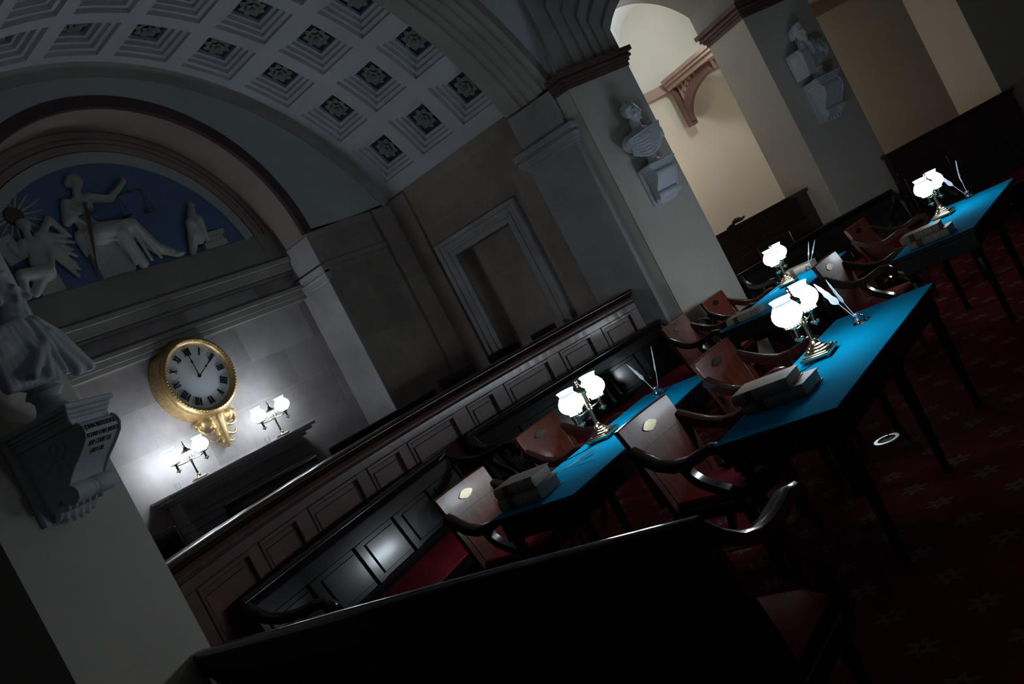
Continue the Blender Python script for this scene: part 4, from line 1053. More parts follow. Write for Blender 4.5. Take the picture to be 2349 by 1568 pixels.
for k, (x, y, lab) in enumerate([(7.62, 2.06, 'left one of two small rolls of white paper behind the books of the rightmost table'), (7.80, 2.02, 'right one of two small rolls of white paper behind the books of the rightmost table')]):
    rl = MB(); pts = []
    for i in range(40):
        a = 2 * pi * i / 14; r = 0.036 - 0.0004 * i; pts.append((r * cos(a), 0.036 + r * sin(a)))
    poly = pts + [(x_ * 0.93, 0.036 + (z_ - 0.036) * 0.93) for x_, z_ in pts[::-1]]
    n = len(pts)
    vs = [(p[0], 0, p[1]) for p in pts] + [(p[0], 0.13, p[1]) for p in pts]
    rl.add(vs, [(i, i + 1, n + i + 1, n + i) for i in range(n - 1)])
    o = rl.build('paper_roll', M['paper'], smooth=60); o.location = (x, y - 0.1, 0.76); o.rotation_euler = (0, 0, radians(-12 + 15 * k)); props(o, lab, 'paper', 'paper rolls')

# ------------------------------------------------------------------ mantelpiece
mp = empty('mantelpiece', (5.36, 8.3, 0.4), 0, 'grey marble mantelpiece against the lit stone wall', 'fireplace')
def mpart(mb, name, mat, bevel=0.004):
    o = mb.build(name, mat, mp, bevel); o.location = tuple(-Vector(mp.location)); return o
mpart(MB().box(4.42, 6.30, 8.10, 8.50, 1.668, 1.70), 'shelf', M['marble_grey'])
mpart(MB().box(4.46, 6.26, 8.14, 8.50, 1.635, 1.668).box(4.52, 6.20, 8.20, 8.50, 1.60, 1.635), 'bed_moulding', M['marble_grey'])
mpart(MB().box(4.56, 6.16, 8.26, 8.50, 1.36, 1.60), 'frieze', M['marble_grey'])
mpart(MB().box(4.72, 6.0, 8.245, 8.26, 1.42, 1.54), 'frieze_panel', M['marble_grey'])
for x0, x1 in ((4.58, 4.92), (5.80, 6.14)): mpart(MB().box(x0, x1, 8.24, 8.50, 0.4, 1.36).box(x0 - 0.02, x1 + 0.02, 8.22, 8.5, 0.4, 0.55).box(x0 - 0.015, x1 + 0.015, 8.225, 8.5, 1.29, 1.36), 'jamb', M['marble_grey'])
mpart(MB().box(4.92, 5.80, 8.40, 8.49, 0.4, 1.36), 'firebox', M['ink_black'])
gl = empty('tumbler', (4.60, 8.22, 1.70), 0, 'small clear glass on the mantel, left of the left lamp', 'glass')
MB().lathe([(0.022, 0.0), (0.026, 0.05), (0.027, 0.07), (0.025, 0.07), (0.022, 0.006), (0.0005, 0.006)], 14).build('bowl', M['glass'], gl, smooth=50)
gl = empty('tumbler', (5.73, 8.22, 1.70), 0, 'small clear glass on the mantel, left of the right lamp', 'glass')
MB().lathe([(0.022, 0.0), (0.026, 0.05), (0.027, 0.07), (0.025, 0.07), (0.022, 0.006), (0.0005, 0.006)], 14).build('bowl', M['glass'], gl, smooth=50)

# ------------------------------------------------------------------ gilt wall clock
ck = empty('wall_clock', (5.44, 8.50, 2.645), 0, 'large round gilt wall clock with Roman numerals over the mantel', 'clock')
RX = Matrix.Rotation(pi / 2, 4, 'X')     # local z of a lathe -> -y
MB().lathe([(0.455, 0.0), (0.46, 0.02), (0.445, 0.05), (0.45, 0.09), (0.43, 0.13), (0.425, 0.165), (0.40, 0.17)], 64, RX, caps=False).build('case', M['gold'], ck, smooth=40)
bz = [(0.345 , 0.15), (0.350, 0.185), (0.362, 0.205), (0.385, 0.215), (0.405, 0.205), (0.418, 0.185), (0.42, 0.16)]
bzm = MB().lathe(bz, 64, RX, caps=False)
for i in range(72):
    a = 2 * pi * i / 72; bzm.ball((0.386 * cos(a), -0.213, 0.386 * sin(a)), (0.011, 0.009, 0.011), n=6)
bzm.build('bezel', M['gold'], ck, smooth=50)
MB().lathe([(0.0005, 0.168), (0.15, 0.166), (0.346, 0.158), (0.346, 0.10)], 64, RX).build('dial', M['dial'], ck, smooth=50)
NUM = ['XII', 'I', 'II', 'III', 'IIII', 'V', 'VI', 'VII', 'VIII', 'IX', 'X', 'XI']
for h_, s in enumerate(NUM):
    nm = MB(); a = radians(30 * h_); x = 0.0
    wds = {'I': 0.020, 'V': 0.040, 'X': 0.042}; tot = sum(wds[c] for c in s); x = -tot / 2
    def stroke(x0, z0, x1, z1, wd):
        d = Vector((x1 - x0, 0, z1 - z0)); nrm = Vector((d.z, 0, -d.x)).normalized() * wd / 2
        q = [(x0 + nrm.x, z0 + nrm.z), (x0 - nrm.x, z0 - nrm.z), (x1 - nrm.x, z1 - nrm.z), (x1 + nrm.x, z1 + nrm.z)]
        R_ = lambda px, pz: ((px * cos(a) + pz * sin(a)), (-px * sin(a) + pz * cos(a)))
        vs = []
        for yy in (-0.171, -0.158):
            for (px, pz) in q:
                X, Z = R_(px, pz); vs.append((X, yy, Z))
        nm.add(vs, [(0, 1, 2, 3), (7, 6, 5, 4), (0, 4, 5, 1), (1, 5, 6, 2), (2, 6, 7, 3), (3, 7, 4, 0)])
    z0, z1 = 0.235, 0.312
    for c in s:
        wd = wds[c]; m_ = x + wd / 2
        if c == 'I': stroke(m_, z0, m_, z1, 0.011); stroke(m_ - 0.008, z0, m_ + 0.008, z0, 0.003); stroke(m_ - 0.008, z1, m_ + 0.008, z1, 0.003)
        if c == 'V': stroke(x + 0.006, z1, m_, z0, 0.011); stroke(x + wd - 0.006, z1, m_, z0, 0.005)
        if c == 'X': stroke(x + 0.006, z1, x + wd - 0.006, z0, 0.011); stroke(x + wd - 0.006, z1, x + 0.006, z0, 0.005)
        x += wd
    nm.build('numeral', M['ink_black'], ck)
def hand(L, a, wd, y, name):
    hm = MB(); c, s_ = cos(a), sin(a)
    prof = [(-0.02, 0.004), (0.0, 0.006), (L * 0.45, 0.004), (L * 0.52, 0.012), (L * 0.60, 0.004), (L * 0.78, wd), (L, 0.001)]
    poly = [(-w_, z_) for z_, w_ in prof] + [(w_, z_) for z_, w_ in prof[::-1]]
    hm.prism([(px * c + pz * s_, -px * s_ + pz * c) for px, pz in poly], y - 0.003, y, 'y'); hm.build(name, M['ink_black'], ck)
hand(0.315, radians(-1), 0.008, -0.176, 'minute_hand'); hand(0.265, radians(60), 0.010, -0.181, 'hour_hand')
MB().lathe([(0.018, 0.165), (0.018, 0.186), (0.0005, 0.188)], 16, RX).build('hub', M['ink_black'], ck)
# carved leafy pendant under the case
om = MB()
def curl(x, z, y, ang, L, r0, turns=1.1, sgn=1):
    pts = []; p = Vector((x, y, z)); a = ang; n = 14
    for i in range(n):
        pts.append(tuple(p)); step = L / n; a += sgn * turns * 2 * pi / n * (i / n) ** 1.2
        p = p + Vector((cos(a) * step, -0.03 * step / L * sin(i * 0.4), sin(a) * step))
    for i in range(n - 1):
        k0 = r0 * (1 - 0.55 * i / n); om.cap(pts[i], pts[i + 1], k0, r0 * (1 - 0.55 * (i + 1) / n), 8)
for sx in (-1, 1):
    curl(sx * 0.04, -0.44, -0.06, radians(90 - sx * 75), 0.30, 0.030, 1.2, -sx)
    curl(sx * 0.03, -0.50, -0.07, radians(-90 + sx * 40), 0.26, 0.028, 1.1, sx)
    curl(sx * 0.02, -0.58, -0.06, radians(-90 + sx * 25), 0.22, 0.025, 1.0, sx)
    curl(sx * 0.06, -0.47, -0.05, radians(-90 + sx * 65), 0.22, 0.026, 0.9, sx)
    curl(sx * 0.01, -0.66, -0.05, radians(-90 + sx * 12), 0.15, 0.022, 0.9, sx)
    om.cap((sx * 0.10, -0.05, -0.42), (sx * 0.16, -0.04, -0.52), 0.05, 0.02)
om.cap((0, -0.06, -0.43), (0, -0.05, -0.76), 0.115, 0.03); om.cap((-0.13, -0.05, -0.45), (0.13, -0.05, -0.45), 0.07, 0.07); om.ball((0, -0.10, -0.50), 0.045); om.ball((0.0, -0.09, -0.60), 0.03)
for i in range(9):
    a = pi * (1.05 + 0.9 * i / 8); om.cap((0.20 * cos(a) * 0.7, -0.07, -0.40 + 0.05 * sin(a)), (0.28 * cos(a), -0.05, -0.44 + 0.12 * sin(a)), 0.022, 0.012)
sculpt('carved_pendant', om, M['gold'], ck, 0.010, 1)
# ------------------------------------------------------------------ plaster relief in the lunette
rl = empty('relief', (XA, YN, 3.92), 0, 'white plaster relief of a seated robed figure with scales on a blue lunette', 'relief')
def ratt(o): o.parent = rl; o.location = tuple(Vector(o.location) - Vector(rl.location)); return o
bgm = MB(); N = 48; a0 = math.asin((3.92 - CLZ) / 1.55)
arc = [(XA + 1.55 * cos(a0 + (pi - 2 * a0) * i / N), CLZ + 1.55 * sin(a0 + (pi - 2 * a0) * i / N)) for i in range(N + 1)]
bgm.prism(arc, YN - 0.012, YN + 0.004, 'y'); ratt(bgm.build('blue_ground', M['relief_blue']))
Y0 = YN - 0.045
def P3(x, z, d=0.0): return (x, Y0 - d, z)
def folds(mb, pts, r):
    for a, b in pts: mb.cap(P3(*a), P3(*b), r, r * 0.8, 8)
# seated robed figure
f = MB()
f.ball(P3(5.29, 4.96, 0.03), (0.065, 0.06, 0.085)); f.ball(P3(5.275, 4.995, 0.02), (0.078, 0.055, 0.062)); f.ball(P3(5.22, 4.97, 0.0), (0.045, 0.04, 0.05))
f.cap(P3(5.335, 4.955, 0.055), P3(5.345, 4.935, 0.06), 0.012, 0.012)
f.cap(P3(5.265, 4.90, 0.02), P3(5.235, 4.79, 0.0), 0.042, 0.048)
f.ball(P3(5.21, 4.70, 0.02), (0.135, 0.06, 0.115)); f.ball(P3(5.165, 4.55, 0.01), (0.10, 0.055, 0.14))
f.ball(P3(5.26, 4.66, 0.06), 0.045); f.ball(P3(5.17, 4.655, 0.06), 0.045)
f.cap(P3(5.09, 4.76, 0.01), P3(5.00, 4.57, 0.02), 0.058, 0.050); f.cap(P3(5.00, 4.57, 0.03), P3(5.20, 4.66, 0.085), 0.046, 0.032); f.ball(P3(5.21, 4.665, 0.09), 0.034)
f.cap(P3(5.33, 4.77, 0.02), P3(5.54, 4.705, 0.04), 0.058, 0.045); f.cap(P3(5.54, 4.705, 0.04), P3(5.755, 4.84, 0.05), 0.043, 0.028); f.ball(P3(5.775, 4.865, 0.05), (0.028, 0.03, 0.045))
for k in range(3): f.cap(P3(5.765 + 0.012 * k, 4.885, 0.05), P3(5.765 + 0.016 * k, 4.93 - 0.01 * k, 0.045), 0.011, 0.008)
f.ball(P3(5.24, 4.38, 0.02), (0.17, 0.07, 0.14)); f.cap(P3(5.25, 4.38, 0.05), P3(5.58, 4.36, 0.09), 0.115, 0.085)
f.cap(P3(5.58, 4.36, 0.07), P3(5.76, 4.08, 0.04), 0.095, 0.065); f.cap(P3(5.76, 4.08, 0.04), P3(5.98, 3.95, 0.03), 0.07, 0.035); f.ball(P3(5.97, 3.945, 0.05), (0.075, 0.045, 0.026))
f.cap(P3(5.42, 4.32, 0.09), P3(5.50, 4.06, 0.05), 0.09, 0.07); f.cap(P3(5.50, 4.05, 0.05), P3(5.53, 3.96, 0.04), 0.07, 0.06)
for a, b in (((5.45, 4.33, 0.13), (5.50, 3.96, 0.08)), ((5.55, 4.34, 0.13), (5.62, 3.96, 0.08)), ((5.60, 4.30, 0.12), (5.74, 3.96, 0.07)), ((5.64, 4.22, 0.11), (5.86, 3.96, 0.06)), ((5.38, 4.30, 0.13), (5.43, 3.96, 0.08)),
             ((5.11, 4.42, 0.05), (5.07, 4.02, 0.03)), ((5.15, 4.40, 0.06), (5.13, 4.05, 0.03)), ((5.20, 4.30, 0.08), (5.40, 4.24, 0.12)), ((5.17, 4.36, 0.08), (5.42, 4.33, 0.14)), ((5.10, 4.70, 0.07), (5.24, 4.50, 0.07)), ((5.06, 4.64, 0.06), (5.16, 4.47, 0.07))):
    f.cap(P3(*a), P3(*b), 0.024, 0.018, 8)
f.cap(P3(5.06, 4.42, 0.0), P3(5.10, 4.18, 0.0), 0.05, 0.03); f.cap(P3(5.02, 4.38, 0.0), P3(5.03, 4.20, 0.0), 0.03, 0.02)
fig = sculpt('seated_figure', f, M['relief_white'], None, 0.013, 2); ratt(fig)
ratt(MB().box(5.06, 5.44, YN - 0.085, YN - 0.01, 3.92, 4.27).build('seat_block', M['relief_white'], bevel=0.004))
sw_ = MB(); sw_.cap(P3(5.195, 4.65, 0.13), P3(5.185, 4.56, 0.12), 0.014, 0.012, 8); sw_.cap(P3(5.10, 4.565, 0.11), P3(5.27, 4.585, 0.12), 0.014, 0.014, 8)
sw_.cap(P3(5.185, 4.56, 0.12), P3(5.04, 4.02, 0.03), 0.020, 0.008, 8); sw_.ball(P3(5.20, 4.68, 0.13), 0.022)
ratt(sculpt('sword', sw_, M['gold_dark'], None, 0.007, 1))
s2 = MB(); s2.tube([P3(5.63, 4.735, 0.03), P3(5.78, 4.74, 0.03), P3(5.935, 4.745, 0.03)], 0.008, 6); s2.tube([P3(5.785, 4.86, 0.03), P3(5.785, 4.74, 0.03)], 0.006, 6)
for (x0, xp, zp) in ((5.635, 5.635, 4.49), (5.93, 5.925, 4.49)):
    for dx in (-0.05, 0.05): s2.tube([P3(x0, 4.735, 0.03), P3(xp + dx, zp, 0.03)], 0.004, 5)
    s2.lathe([(0.0005, -0.018), (0.04, -0.010), (0.058, 0.0), (0.05, 0.003), (0.0005, -0.008)], 14, T(xp, Y0 - 0.03, zp))
ratt(s2.build('balance_scales', M['gold_dark'], smooth=50))
# bird beside books
e = MB()
e.ball(P3(6.33, 4.17, 0.03), (0.095, 0.06, 0.19), rot=Matrix.Rotation(radians(12), 4, 'Y')); e.cap(P3(6.36, 4.32, 0.03), P3(6.42, 4.44, 0.02), 0.06, 0.035); e.ball(P3(6.425, 4.455, 0.02), (0.038, 0.035, 0.035)); e.cap(P3(6.44, 4.45, 0.03), P3(6.475, 4.43, 0.03), 0.016, 0.006)
e.cap(P3(6.28, 4.24, 0.07), P3(6.20, 3.97, 0.03), 0.065, 0.03); e.cap(P3(6.40, 4.26, 0.06), P3(6.41, 4.02, 0.03), 0.05, 0.02); e.cap(P3(6.25, 4.1, 0.03), P3(6.16, 3.93, 0.01), 0.06, 0.04)
for k in range(4): e.cap(P3(6.30 - 0.02 * k, 4.20 - 0.03 * k, 0.10), P3(6.23 - 0.02 * k, 4.00, 0.05), 0.018, 0.01, 8)
ratt(sculpt('perched_bird', e, M['relief_white'], None, 0.012, 2))
for (x0, x1, z0, z1, y) in ((6.33, 6.63, 3.92, 3.985, 0.09), (6.36, 6.61, 3.985, 4.045, 0.085), (6.38, 6.66, 4.045, 4.105, 0.08)):
    b = MB(); b.box(x0, x1, YN - y, YN - 0.01, z0, z1); ratt(b.build('law_book', M['relief_white'], bevel=0.005))
# winged youth with a tablet before a rayed disc
w_ = MB()
w_.ball(P3(4.585, 4.63, 0.03), (0.06, 0.055, 0.075)); w_.ball(P3(4.58, 4.655, 0.02), (0.066, 0.05, 0.055)); w_.cap(P3(4.575, 4.56, 0.02), P3(4.57, 4.48, 0.01), 0.035, 0.042)
w_.ball(P3(4.56, 4.40, 0.03), (0.115, 0.06, 0.11)); w_.ball(P3(4.545, 4.25, 0.02), (0.095, 0.06, 0.12)); w_.ball(P3(4.53, 4.13, 0.03), (0.13, 0.07, 0.10))
w_.cap(P3(4.48, 4.46, 0.03), P3(4.38, 4.34, 0.06), 0.05, 0.04); w_.cap(P3(4.38, 4.34, 0.06), P3(4.34, 4.46, 0.07), 0.036, 0.026); w_.cap(P3(4.65, 4.46, 0.02), P3(4.68, 4.28, 0.04), 0.05, 0.04); w_.cap(P3(4.68, 4.28, 0.04), P3(4.60, 4.15, 0.09), 0.036, 0.028)
w_.cap(P3(4.54, 4.12, 0.05), P3(4.30, 4.15, 0.09), 0.085, 0.06); w_.cap(P3(4.30, 4.14, 0.08), P3(4.27, 3.96, 0.05), 0.055, 0.035); w_.cap(P3(4.47, 4.08, 0.05), P3(4.36, 3.96, 0.05), 0.07, 0.05); w_.ball(P3(4.22, 3.945, 0.05), (0.06, 0.04, 0.024))
ratt(sculpt('winged_youth', w_, M['relief_white'], None, 0.013, 2))
wg = MB()
for k in range(7):
    q = k / 6
    wg.cap(P3(4.66 + 0.05 * q, 4.50 - 0.03 * k, 0.035 - 0.003 * k), P3(4.98 - 0.13 * q + 0.02 * (k % 2), 4.50 - 0.42 * q - 0.07, 0.0), 0.045, 0.016, 8)
wg.cap(P3(4.66, 4.47, 0.03), P3(4.84, 4.64, 0.01), 0.05, 0.035); wg.cap(P3(4.84, 4.64, 0.01), P3(4.95, 4.45, 0.0), 0.045, 0.03); wg.cap(P3(4.72, 4.30, 0.02), P3(4.86, 4.02, 0.0), 0.04, 0.015); wg.cap(P3(4.76, 4.35, 0.02), P3(4.90, 4.08, 0.0), 0.04, 0.015)
ratt(sculpt('wing', wg, M['relief_white'], None, 0.013, 1))
tb = MB(); tb.cbox(0, 0, 0, 0.20, 0.03, 0.27, T(4.33, YN - 0.10, 4.42) @ roty(radians(-14))); ratt(tb.build('tablet', M['relief_white'], bevel=0.006))
ratt(MB().box(4.42, 4.66, YN - 0.08, YN - 0.01, 3.92, 4.08).build('pedestal', M['relief_white'], bevel=0.004))
dn = MB(); dn.lathe([(0.0005, 0.0), (0.085, 0.0), (0.085, 0.02), (0.0005, 0.035)], 24, T(4.56, YN - 0.012, 4.76) @ RX); ratt(dn.build('sun_disc', M['gold_dark'], smooth=40))
ry = MB()
for k in range(18):
    a = 2 * pi * k / 18
    ry.cap((4.56 + 0.11 * cos(a), YN - 0.016, 4.76 + 0.11 * sin(a)), (4.56 + (0.30 + 0.05 * (k % 2)) * cos(a), YN - 0.012, 4.76 + (0.30 + 0.05 * (k % 2)) * sin(a)), 0.016, 0.005, 6)
ratt(ry.build('sun_rays', M['relief_white'], smooth=50))
# the mirrored far side of the relief: altar and drapery left of the youth
ratt(MB().box(3.98, 4.16, YN - 0.09, YN - 0.01, 3.92, 4.20).build('seat_block', M['relief_white'], bevel=0.004))

# ------------------------------------------------------------------ marble busts on brackets
def head(mb, c, turn=0.0, nod=0.0, k=1.0):
    m = T(*c) @ rotz(turn) @ rotx(nod) @ Matrix.Scale(k, 4)
    def B(p, r): 
        q = MB().ball((0, 0, 0), r, n=14); mb.add(q.v, q.f, m @ T(*p))
    def C(a, b, ra, rb): 
        q = MB().cap(a, b, ra, rb, 10); mb.add(q.v, q.f, m)
    B((0, 0.012, 0.05), (0.077, 0.097, 0.085)); B((0, -0.022, 0.0), (0.064, 0.073, 0.088)); B((0, -0.042, -0.058), (0.046, 0.046, 0.036))
    C((0, -0.092, 0.030), (0, -0.114, -0.014), 0.010, 0.017); B((0.012, -0.100, -0.016), 0.010); B((-0.012, -0.100, -0.016), 0.010)
    C((-0.048, -0.072, 0.036), (-0.012, -0.090, 0.032), 0.013, 0.012); C((0.048, -0.072, 0.036), (0.012, -0.090, 0.032), 0.013, 0.012)
    B((0.029, -0.078, 0.014), (0.014, 0.012, 0.010)); B((-0.029, -0.078, 0.014), (0.014, 0.012, 0.010))
    B((0.040, -0.066, -0.018), (0.022, 0.020, 0.026)); B((-0.040, -0.066, -0.018), (0.022, 0.020, 0.026))
    C((-0.020, -0.088, -0.042), (0.020, -0.088, -0.042), 0.0075, 0.0075); C((-0.016, -0.087, -0.054), (0.016, -0.087, -0.054), 0.008, 0.008)
    B((0, -0.082, -0.078), (0.022, 0.018, 0.018))
    for s in (-1, 1): B((s * 0.070, 0.010, 0.0), (0.012, 0.024, 0.034))
    return m
def hair_short(mb, m):
    r = random.Random(3)
    for i in range(46):
        a = r.uniform(0, 2 * pi); e = r.uniform(0.12, 1.0)
        p = Vector((0.079 * cos(a) * cos(e * pi / 2), 0.012 + 0.098 * sin(a) * cos(e * pi / 2), 0.05 + 0.088 * sin(e * pi / 2)))
        if p.y < -0.06 and p.z < 0.10: continue
        q = MB().ball((0, 0, 0), r.uniform(0.012, 0.019), n=8); mb.add(q.v, q.f, m @ T(*p))
def hair_wig(mb, m):
    for s in (-1, 1):
        for k in range(3):
            q = MB().cap((s * 0.088, 0.03 - 0.012 * k, 0.045 - 0.032 * k), (s * 0.080, 0.075, 0.045 - 0.032 * k), 0.020, 0.020, 8); mb.add(q.v, q.f, m)
    for k in range(7):
        x = -0.06 + 0.02 * k
        q = MB().cap((x * 0.8, -0.055 + abs(x) * 0.5, 0.112 - abs(x) * 0.3), (x, 0.10, 0.06), 0.022, 0.022, 8); mb.add(q.v, q.f, m)
    q = MB().cap((0, 0.10, 0.02), (0, 0.11, -0.10), 0.035, 0.022, 8); mb.add(q.v, q.f, m)
def bust_classic(label):
    t = empty('bust', (0, 0, 0), 0, label, 'bust', 'marble busts on the piers')
    b = MB()
    b.ball((0, -0.01, 0.225), (0.205, 0.125, 0.135)); b.ball((0, -0.01, 0.30), (0.235, 0.128, 0.12)); b.ball((0, 0.0, 0.315), (0.215, 0.115, 0.085)); b.ball((-0.175, 0.0, 0.29), (0.095, 0.095, 0.10)); b.ball((0.175, 0.0, 0.29), (0.095, 0.095, 0.10))
    b.cap((0, 0.01, 0.34), (0, -0.005, 0.50), 0.066, 0.057, 12)
    # draped mantle: rolled folds running from one shoulder across the chest
    for k in range(8):
        q = k / 7; pts = []
        for i in range(9):
            u = i / 8; x = 0.25 - 0.47 * u - 0.02 * q; z = 0.40 - 0.20 * u * (0.35 + 0.75 * q) - 0.16 * q * (1 - (2 * u - 1) ** 2) - 0.02 * q
            y = -0.115 * sqrt(max(0.02, 1 - (x / 0.27) ** 2)) - 0.006
            pts.append((x, y, z))
        for a, c in zip(pts[:-1], pts[1:]): b.cap(a, c, 0.013, 0.013, 6)
    for k in range(4):
        b.cap((0.15 + 0.02 * k, -0.05 + 0.05 * k, 0.415 - 0.01 * k), (0.245 - 0.005 * k, -0.03 + 0.04 * k, 0.24), 0.022, 0.018, 8)
    m = head(b, (0, -0.02, 0.575), radians(20), radians(0))
    hair_short(b, m)
    sculpt('figure', b, M['marble'], t, 0.0085, 2)
    MB().lathe([(0.095, 0.0), (0.10, 0.012), (0.075, 0.022), (0.058, 0.045), (0.052, 0.075), (0.062, 0.095), (0.075, 0.105), (0.05, 0.13)], 24).build('socle', M['marble'], t, smooth=40)
    return t
def bust_coat(label, wide=1.0, cape=False, turn=0.0):
    t = empty('bust', (0, 0, 0), 0, label, 'bust', 'marble busts on the piers')
    b = MB()
    b.ball((0, 0.0, 0.26), (0.19 * wide, 0.115, 0.13)); b.ball((0, 0.0, 0.33), (0.22 * wide, 0.12, 0.085)); b.ball((-0.19 * wide, 0.0, 0.30), (0.10, 0.10, 0.11)); b.ball((0.19 * wide, 0.0, 0.30), (0.10, 0.10, 0.11))
    b.cap((0, 0.01, 0.34), (0, -0.005, 0.50), 0.070, 0.060, 12)
    # neckcloth and collar
    for k in range(3): b.lathe([(0.073 + 0.004 * k, -0.014), (0.083 + 0.003 * k, 0.0), (0.073 + 0.004 * k, 0.014)], 18, T(0, -0.004, 0.455 - 0.025 * k))
    b.ball((0, -0.095, 0.415), (0.035, 0.028, 0.032)); b.cap((-0.012, -0.11, 0.40), (-0.025, -0.13, 0.31), 0.022, 0.03); b.cap((0.015, -0.11, 0.40), (0.02, -0.13, 0.32), 0.02, 0.026)
    for s in (-1, 1): b.cap((s * 0.075, -0.05, 0.45), (s * 0.11, -0.12, 0.28), 0.028, 0.024); 
    if cape:
        for k in range(9):
            u = k / 8; x0 = -0.05 + 0.30 * u
            b.cap((0.06 + 0.20 * u, -0.085 + 0.05 * u, 0.43 - 0.05 * u), (0.10 + 0.25 * u, -0.13 + 0.07 * u, 0.155 + 0.03 * u), 0.032, 0.030, 8)
            b.cap((-0.06 - 0.20 * u, -0.085 + 0.05 * u, 0.43 - 0.05 * u), (-0.07 - 0.24 * u, -0.13 + 0.07 * u, 0.150), 0.032, 0.030, 8)
        for k in range(5):
            b.cap((0.05 - 0.03 * k, -0.125, 0.36 - 0.02 * k), (0.20 - 0.11 * k, -0.145, 0.16), 0.028, 0.024, 8)
    else:
        for k in range(6):
            b.cap((-0.20 - 0.012 * k, -0.08 + 0.03 * k, 0.38), (-0.215 - 0.010 * k, -0.09 + 0.03 * k, 0.08), 0.022, 0.020, 8)
            b.cap((-0.10 - 0.02 * k, -0.115, 0.34), (-0.12 - 0.02 * k, -0.115, 0.10), 0.024, 0.020, 8)
        for k in range(4): b.cap((0.24, -0.04 + 0.02 * k, 0.40 - 0.03 * k), (-0.12, -0.12, 0.22 - 0.02 * k), 0.026, 0.024, 8)
        b.cap((0.20, 0.0, 0.40), (0.275, 0.0, 0.30), 0.05, 0.045)
    m = head(b, (0, -0.015, 0.57), turn, radians(4), 1.04)
    hair_wig(b, m)
    sculpt('figure', b, M['marble'], t, 0.0085, 2)
    MB().lathe([(0.10, 0.0), (0.105, 0.014), (0.080, 0.024), (0.064, 0.048), (0.058, 0.08), (0.070, 0.10), (0.085, 0.112), (0.06, 0.15)], 24).build('socle', M['marble'], t, smooth=40)
    return t
def front(z, d, H):
    """outline of the scroll front: distance from the wall at depth z below the top slab (0..1)"""
    pts = [(0.20, 0.88), (0.26, 0.96), (0.34, 0.98), (0.42, 0.92), (0.52, 0.78), (0.62, 0.62), (0.72, 0.50), (0.80, 0.44)]
    q = z / H
    if q <= pts[0][0]: return pts[0][1] * d
    for (a, va), (b, vb_) in zip(pts[:-1], pts[1:]):
        if q <= b: return d * (va + (vb_ - va) * (q - a) / (b - a))
    return pts[-1][1] * d
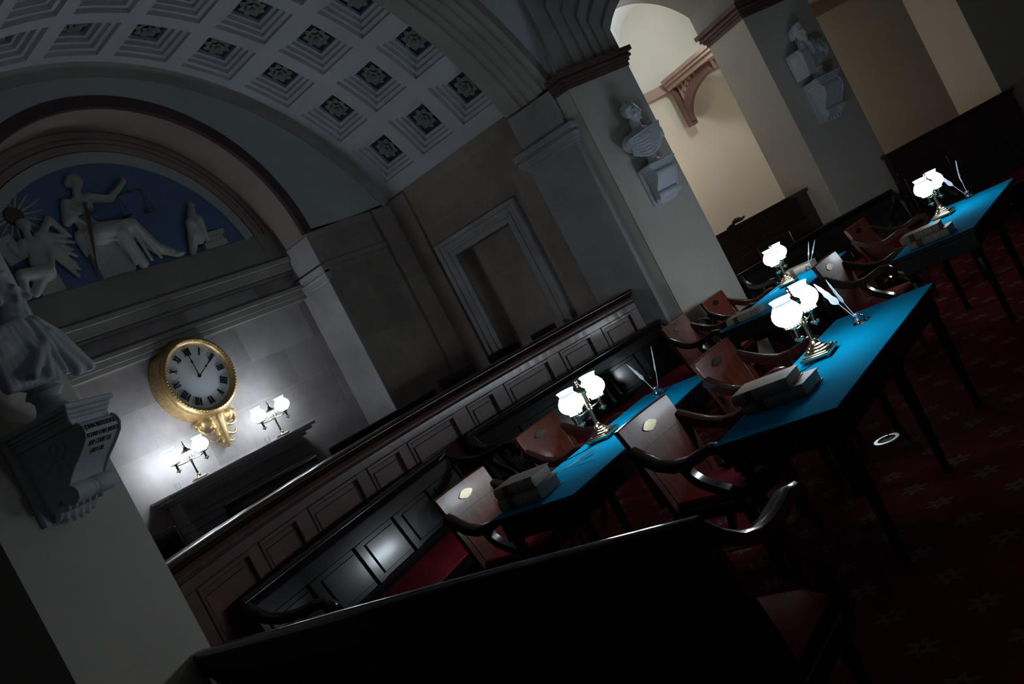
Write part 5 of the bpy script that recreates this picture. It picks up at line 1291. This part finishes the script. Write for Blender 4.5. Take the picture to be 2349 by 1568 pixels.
def make_bracket(wd, d, H, label, text=None):
    t = empty('bracket', (0, 0, 0), 0, label, 'bracket', 'marble brackets under the busts')
    h = wd / 2
    MB().box(-h - 0.03, h + 0.03, -0.025, 0.0, -H - 0.02, -0.02).build('back_plate', M['marble'], t, bevel=0.004)
    mb = MB()
    for (e, a, b) in ((0.0, -0.025, 0.0), (0.018, -0.045, -0.025), (0.03, -0.062, -0.045), (0.038, -0.095, -0.062)):
        mb.box(-h - 0.03 + e, h + 0.03 - e, -d + e, 0, a, b)
    mb.build('top_slab', M['marble'], t, bevel=0.005)
    n = 18; za, zb = 0.095, 0.80 * H
    poly = [(0.0, -za)] + [(-front(za + (zb - za) * i / n, d, H), -(za + (zb - za) * i / n)) for i in range(n + 1)] + [(0.0, -H)]
    MB().prism(poly, -h + 0.02, h - 0.02, 'x').build('body', M['marble'], t, bevel=0.004)
    for s in (-1, 1):
        rm = MB()
        path = [(s * (h - 0.022), -front(za + (zb - za) * i / n, d, H) - 0.002, -(za + (zb - za) * i / n)) for i in range(n + 1)]
        rm.tube(path, 0.009, 8); rm.build('edge_roll', M['marble'], t, smooth=60)
    cyl = MB(); rr = 0.105 * H
    prof = [(rr, 0.0), (rr, wd * 0.40), (rr * 0.86, wd * 0.42), (rr * 0.95, wd * 0.45), (rr * 0.95, wd * 0.49), (rr * 0.86, wd * 0.52), (rr, wd * 0.55), (rr * 1.03, wd * 0.95), (rr * 0.95, wd * 1.0)]
    cyl.lathe(prof, 24, T(-h, -0.46 * d, -0.86 * H) @ Matrix.Rotation(pi / 2, 4, 'Y')); cyl.build('scroll', M['marble'], t, smooth=40)
    lf = MB()
    for k in range(11):
        x = -h * 0.9 + wd * 0.9 * k / 10; lf.cap((x, -0.22 * d, -0.93 * H), (x * 0.9, -0.12 * d - 0.02 * (k % 2), -1.04 * H - 0.02 * sin(pi * k / 10)), 0.022, 0.012, 8)
    for k in range(6):
        x = -h * 0.8 + wd * 0.8 * k / 5; lf.ball((x, -0.30 * d, -0.96 * H), 0.018, n=8)
    sculpt('leaf_carving', lf, M['marble'], t, 0.008, 1)
    for s in (-1, 1):
        sd = MB(); X = s * (h - 0.02)
        ring = [(X, -0.55 * d + 0.038 * cos(2 * pi * i / 20), -0.36 * H + 0.038 * sin(2 * pi * i / 20)) for i in range(20)]
        sd.sweep(ring, [(-0.007, -0.007), (0.007, -0.007), (0.007, 0.007), (-0.007, 0.007)], [(1, 0, 0)] * 20, closed=True); sd.ball((X, -0.55 * d, -0.36 * H), 0.012, n=8)
        for k in range(5):
            a = radians(-110 + 32 * k); sd.cap((X, -0.50 * d + 0.045 * cos(a), -0.38 * H + 0.045 * sin(a)), (X, -0.50 * d + 0.10 * cos(a), -0.38 * H + 0.10 * sin(a)), 0.008, 0.006, 6)
        sd.build('side_carving', M['marble'], t, smooth=50)
    if text:
        z = -0.27 * H
        for line, size in text:
            cu = bpy.data.curves.new('txt', 'FONT'); cu.body = line; cu.size = size; cu.align_x = 'CENTER'; cu.space_character = 1.08
            o = bpy.data.objects.new('txt', cu); COL.objects.link(o)
            dg = bpy.context.evaluated_depsgraph_get(); dg.update()
            me = bpy.data.meshes.new_from_object(o.evaluated_get(dg)); bpy.data.objects.remove(o)
            bm = bmesh.new(); bm.from_mesh(me); bmesh.ops.triangulate(bm, faces=bm.faces); bmesh.ops.subdivide_edges(bm, edges=[e for e in bm.edges if e.calc_length() > 0.012], cuts=2)
            ex = bmesh.ops.extrude_face_region(bm, geom=list(bm.faces)); up = [v for v in ex['geom'] if isinstance(v, bmesh.types.BMVert)]
            ups_ = set(up)
            for v in bm.verts:
                x, y = v.co.x, v.co.y; zz = z + y - size * 0.7
                v.co = Vector((x, -front(-zz, d, H) - (0.0035 if v in ups_ else -0.002), zz))
            bmesh.ops.recalc_face_normals(bm, faces=bm.faces); bm.to_mesh(me); bm.free()
            me.materials.append(M['text_ink']); me.name = 'inscription'
            q = bpy.data.objects.new('inscription', me); COL.objects.link(q); q.parent = t
            z -= size * 1.25
    return t
def set_on(F, s, d, z, bracket, bust, off=0.0):
    yaw = radians(F.ang)
    p = F.at(s, 0.0, z); bracket.location = p; bracket.rotation_euler = (0, 0, yaw)
    q = F.at(s + off, d * 0.5, z); bust.location = q
    return q
bk1 = make_bracket(0.31, 0.26, 0.40, 'grey marble scroll bracket on the right pier, under the toga bust')
b1_ = bust_classic('marble bust in a folded toga with short hair, on the right pier')
set_on(F1, 0.478, 0.26, 2.47, bk1, b1_); b1_.rotation_euler = (0, 0, radians(F1.ang))
bk2 = make_bracket(0.32, 0.28, 0.48, 'grey marble scroll bracket on the middle pier, under the bewigged bust')
b2_ = bust_coat('marble bust in a coat and hanging mantle, on the middle pier between the openings', 1.05, False, radians(-8))
set_on(F2, 0.51, 0.28, 2.54, bk2, b2_); b2_.rotation_euler = (0, 0, radians(F2.ang))
bkl = make_bracket(0.34, 0.36, 0.42, 'marble scroll bracket with an inscription at the left edge of the photo',
                   [('JOHN RUTLEDGE', 0.032), ('SECOND CHIEF JUSTICE', 0.024), ('SUP: COURT U.S.', 0.024), ('1 JULY 1795.', 0.022)])
bl_ = bust_coat('large marble bust in a wide cape at the left edge of the photo', 1.15, True, radians(35))
set_on(FL, 0.473, 0.36, 2.27, bkl, bl_); bl_.rotation_euler = (0, 0, radians(FL.ang)); bl_.scale = (1.0, 1.0, 1.0)
bpy.context.view_layer.update()
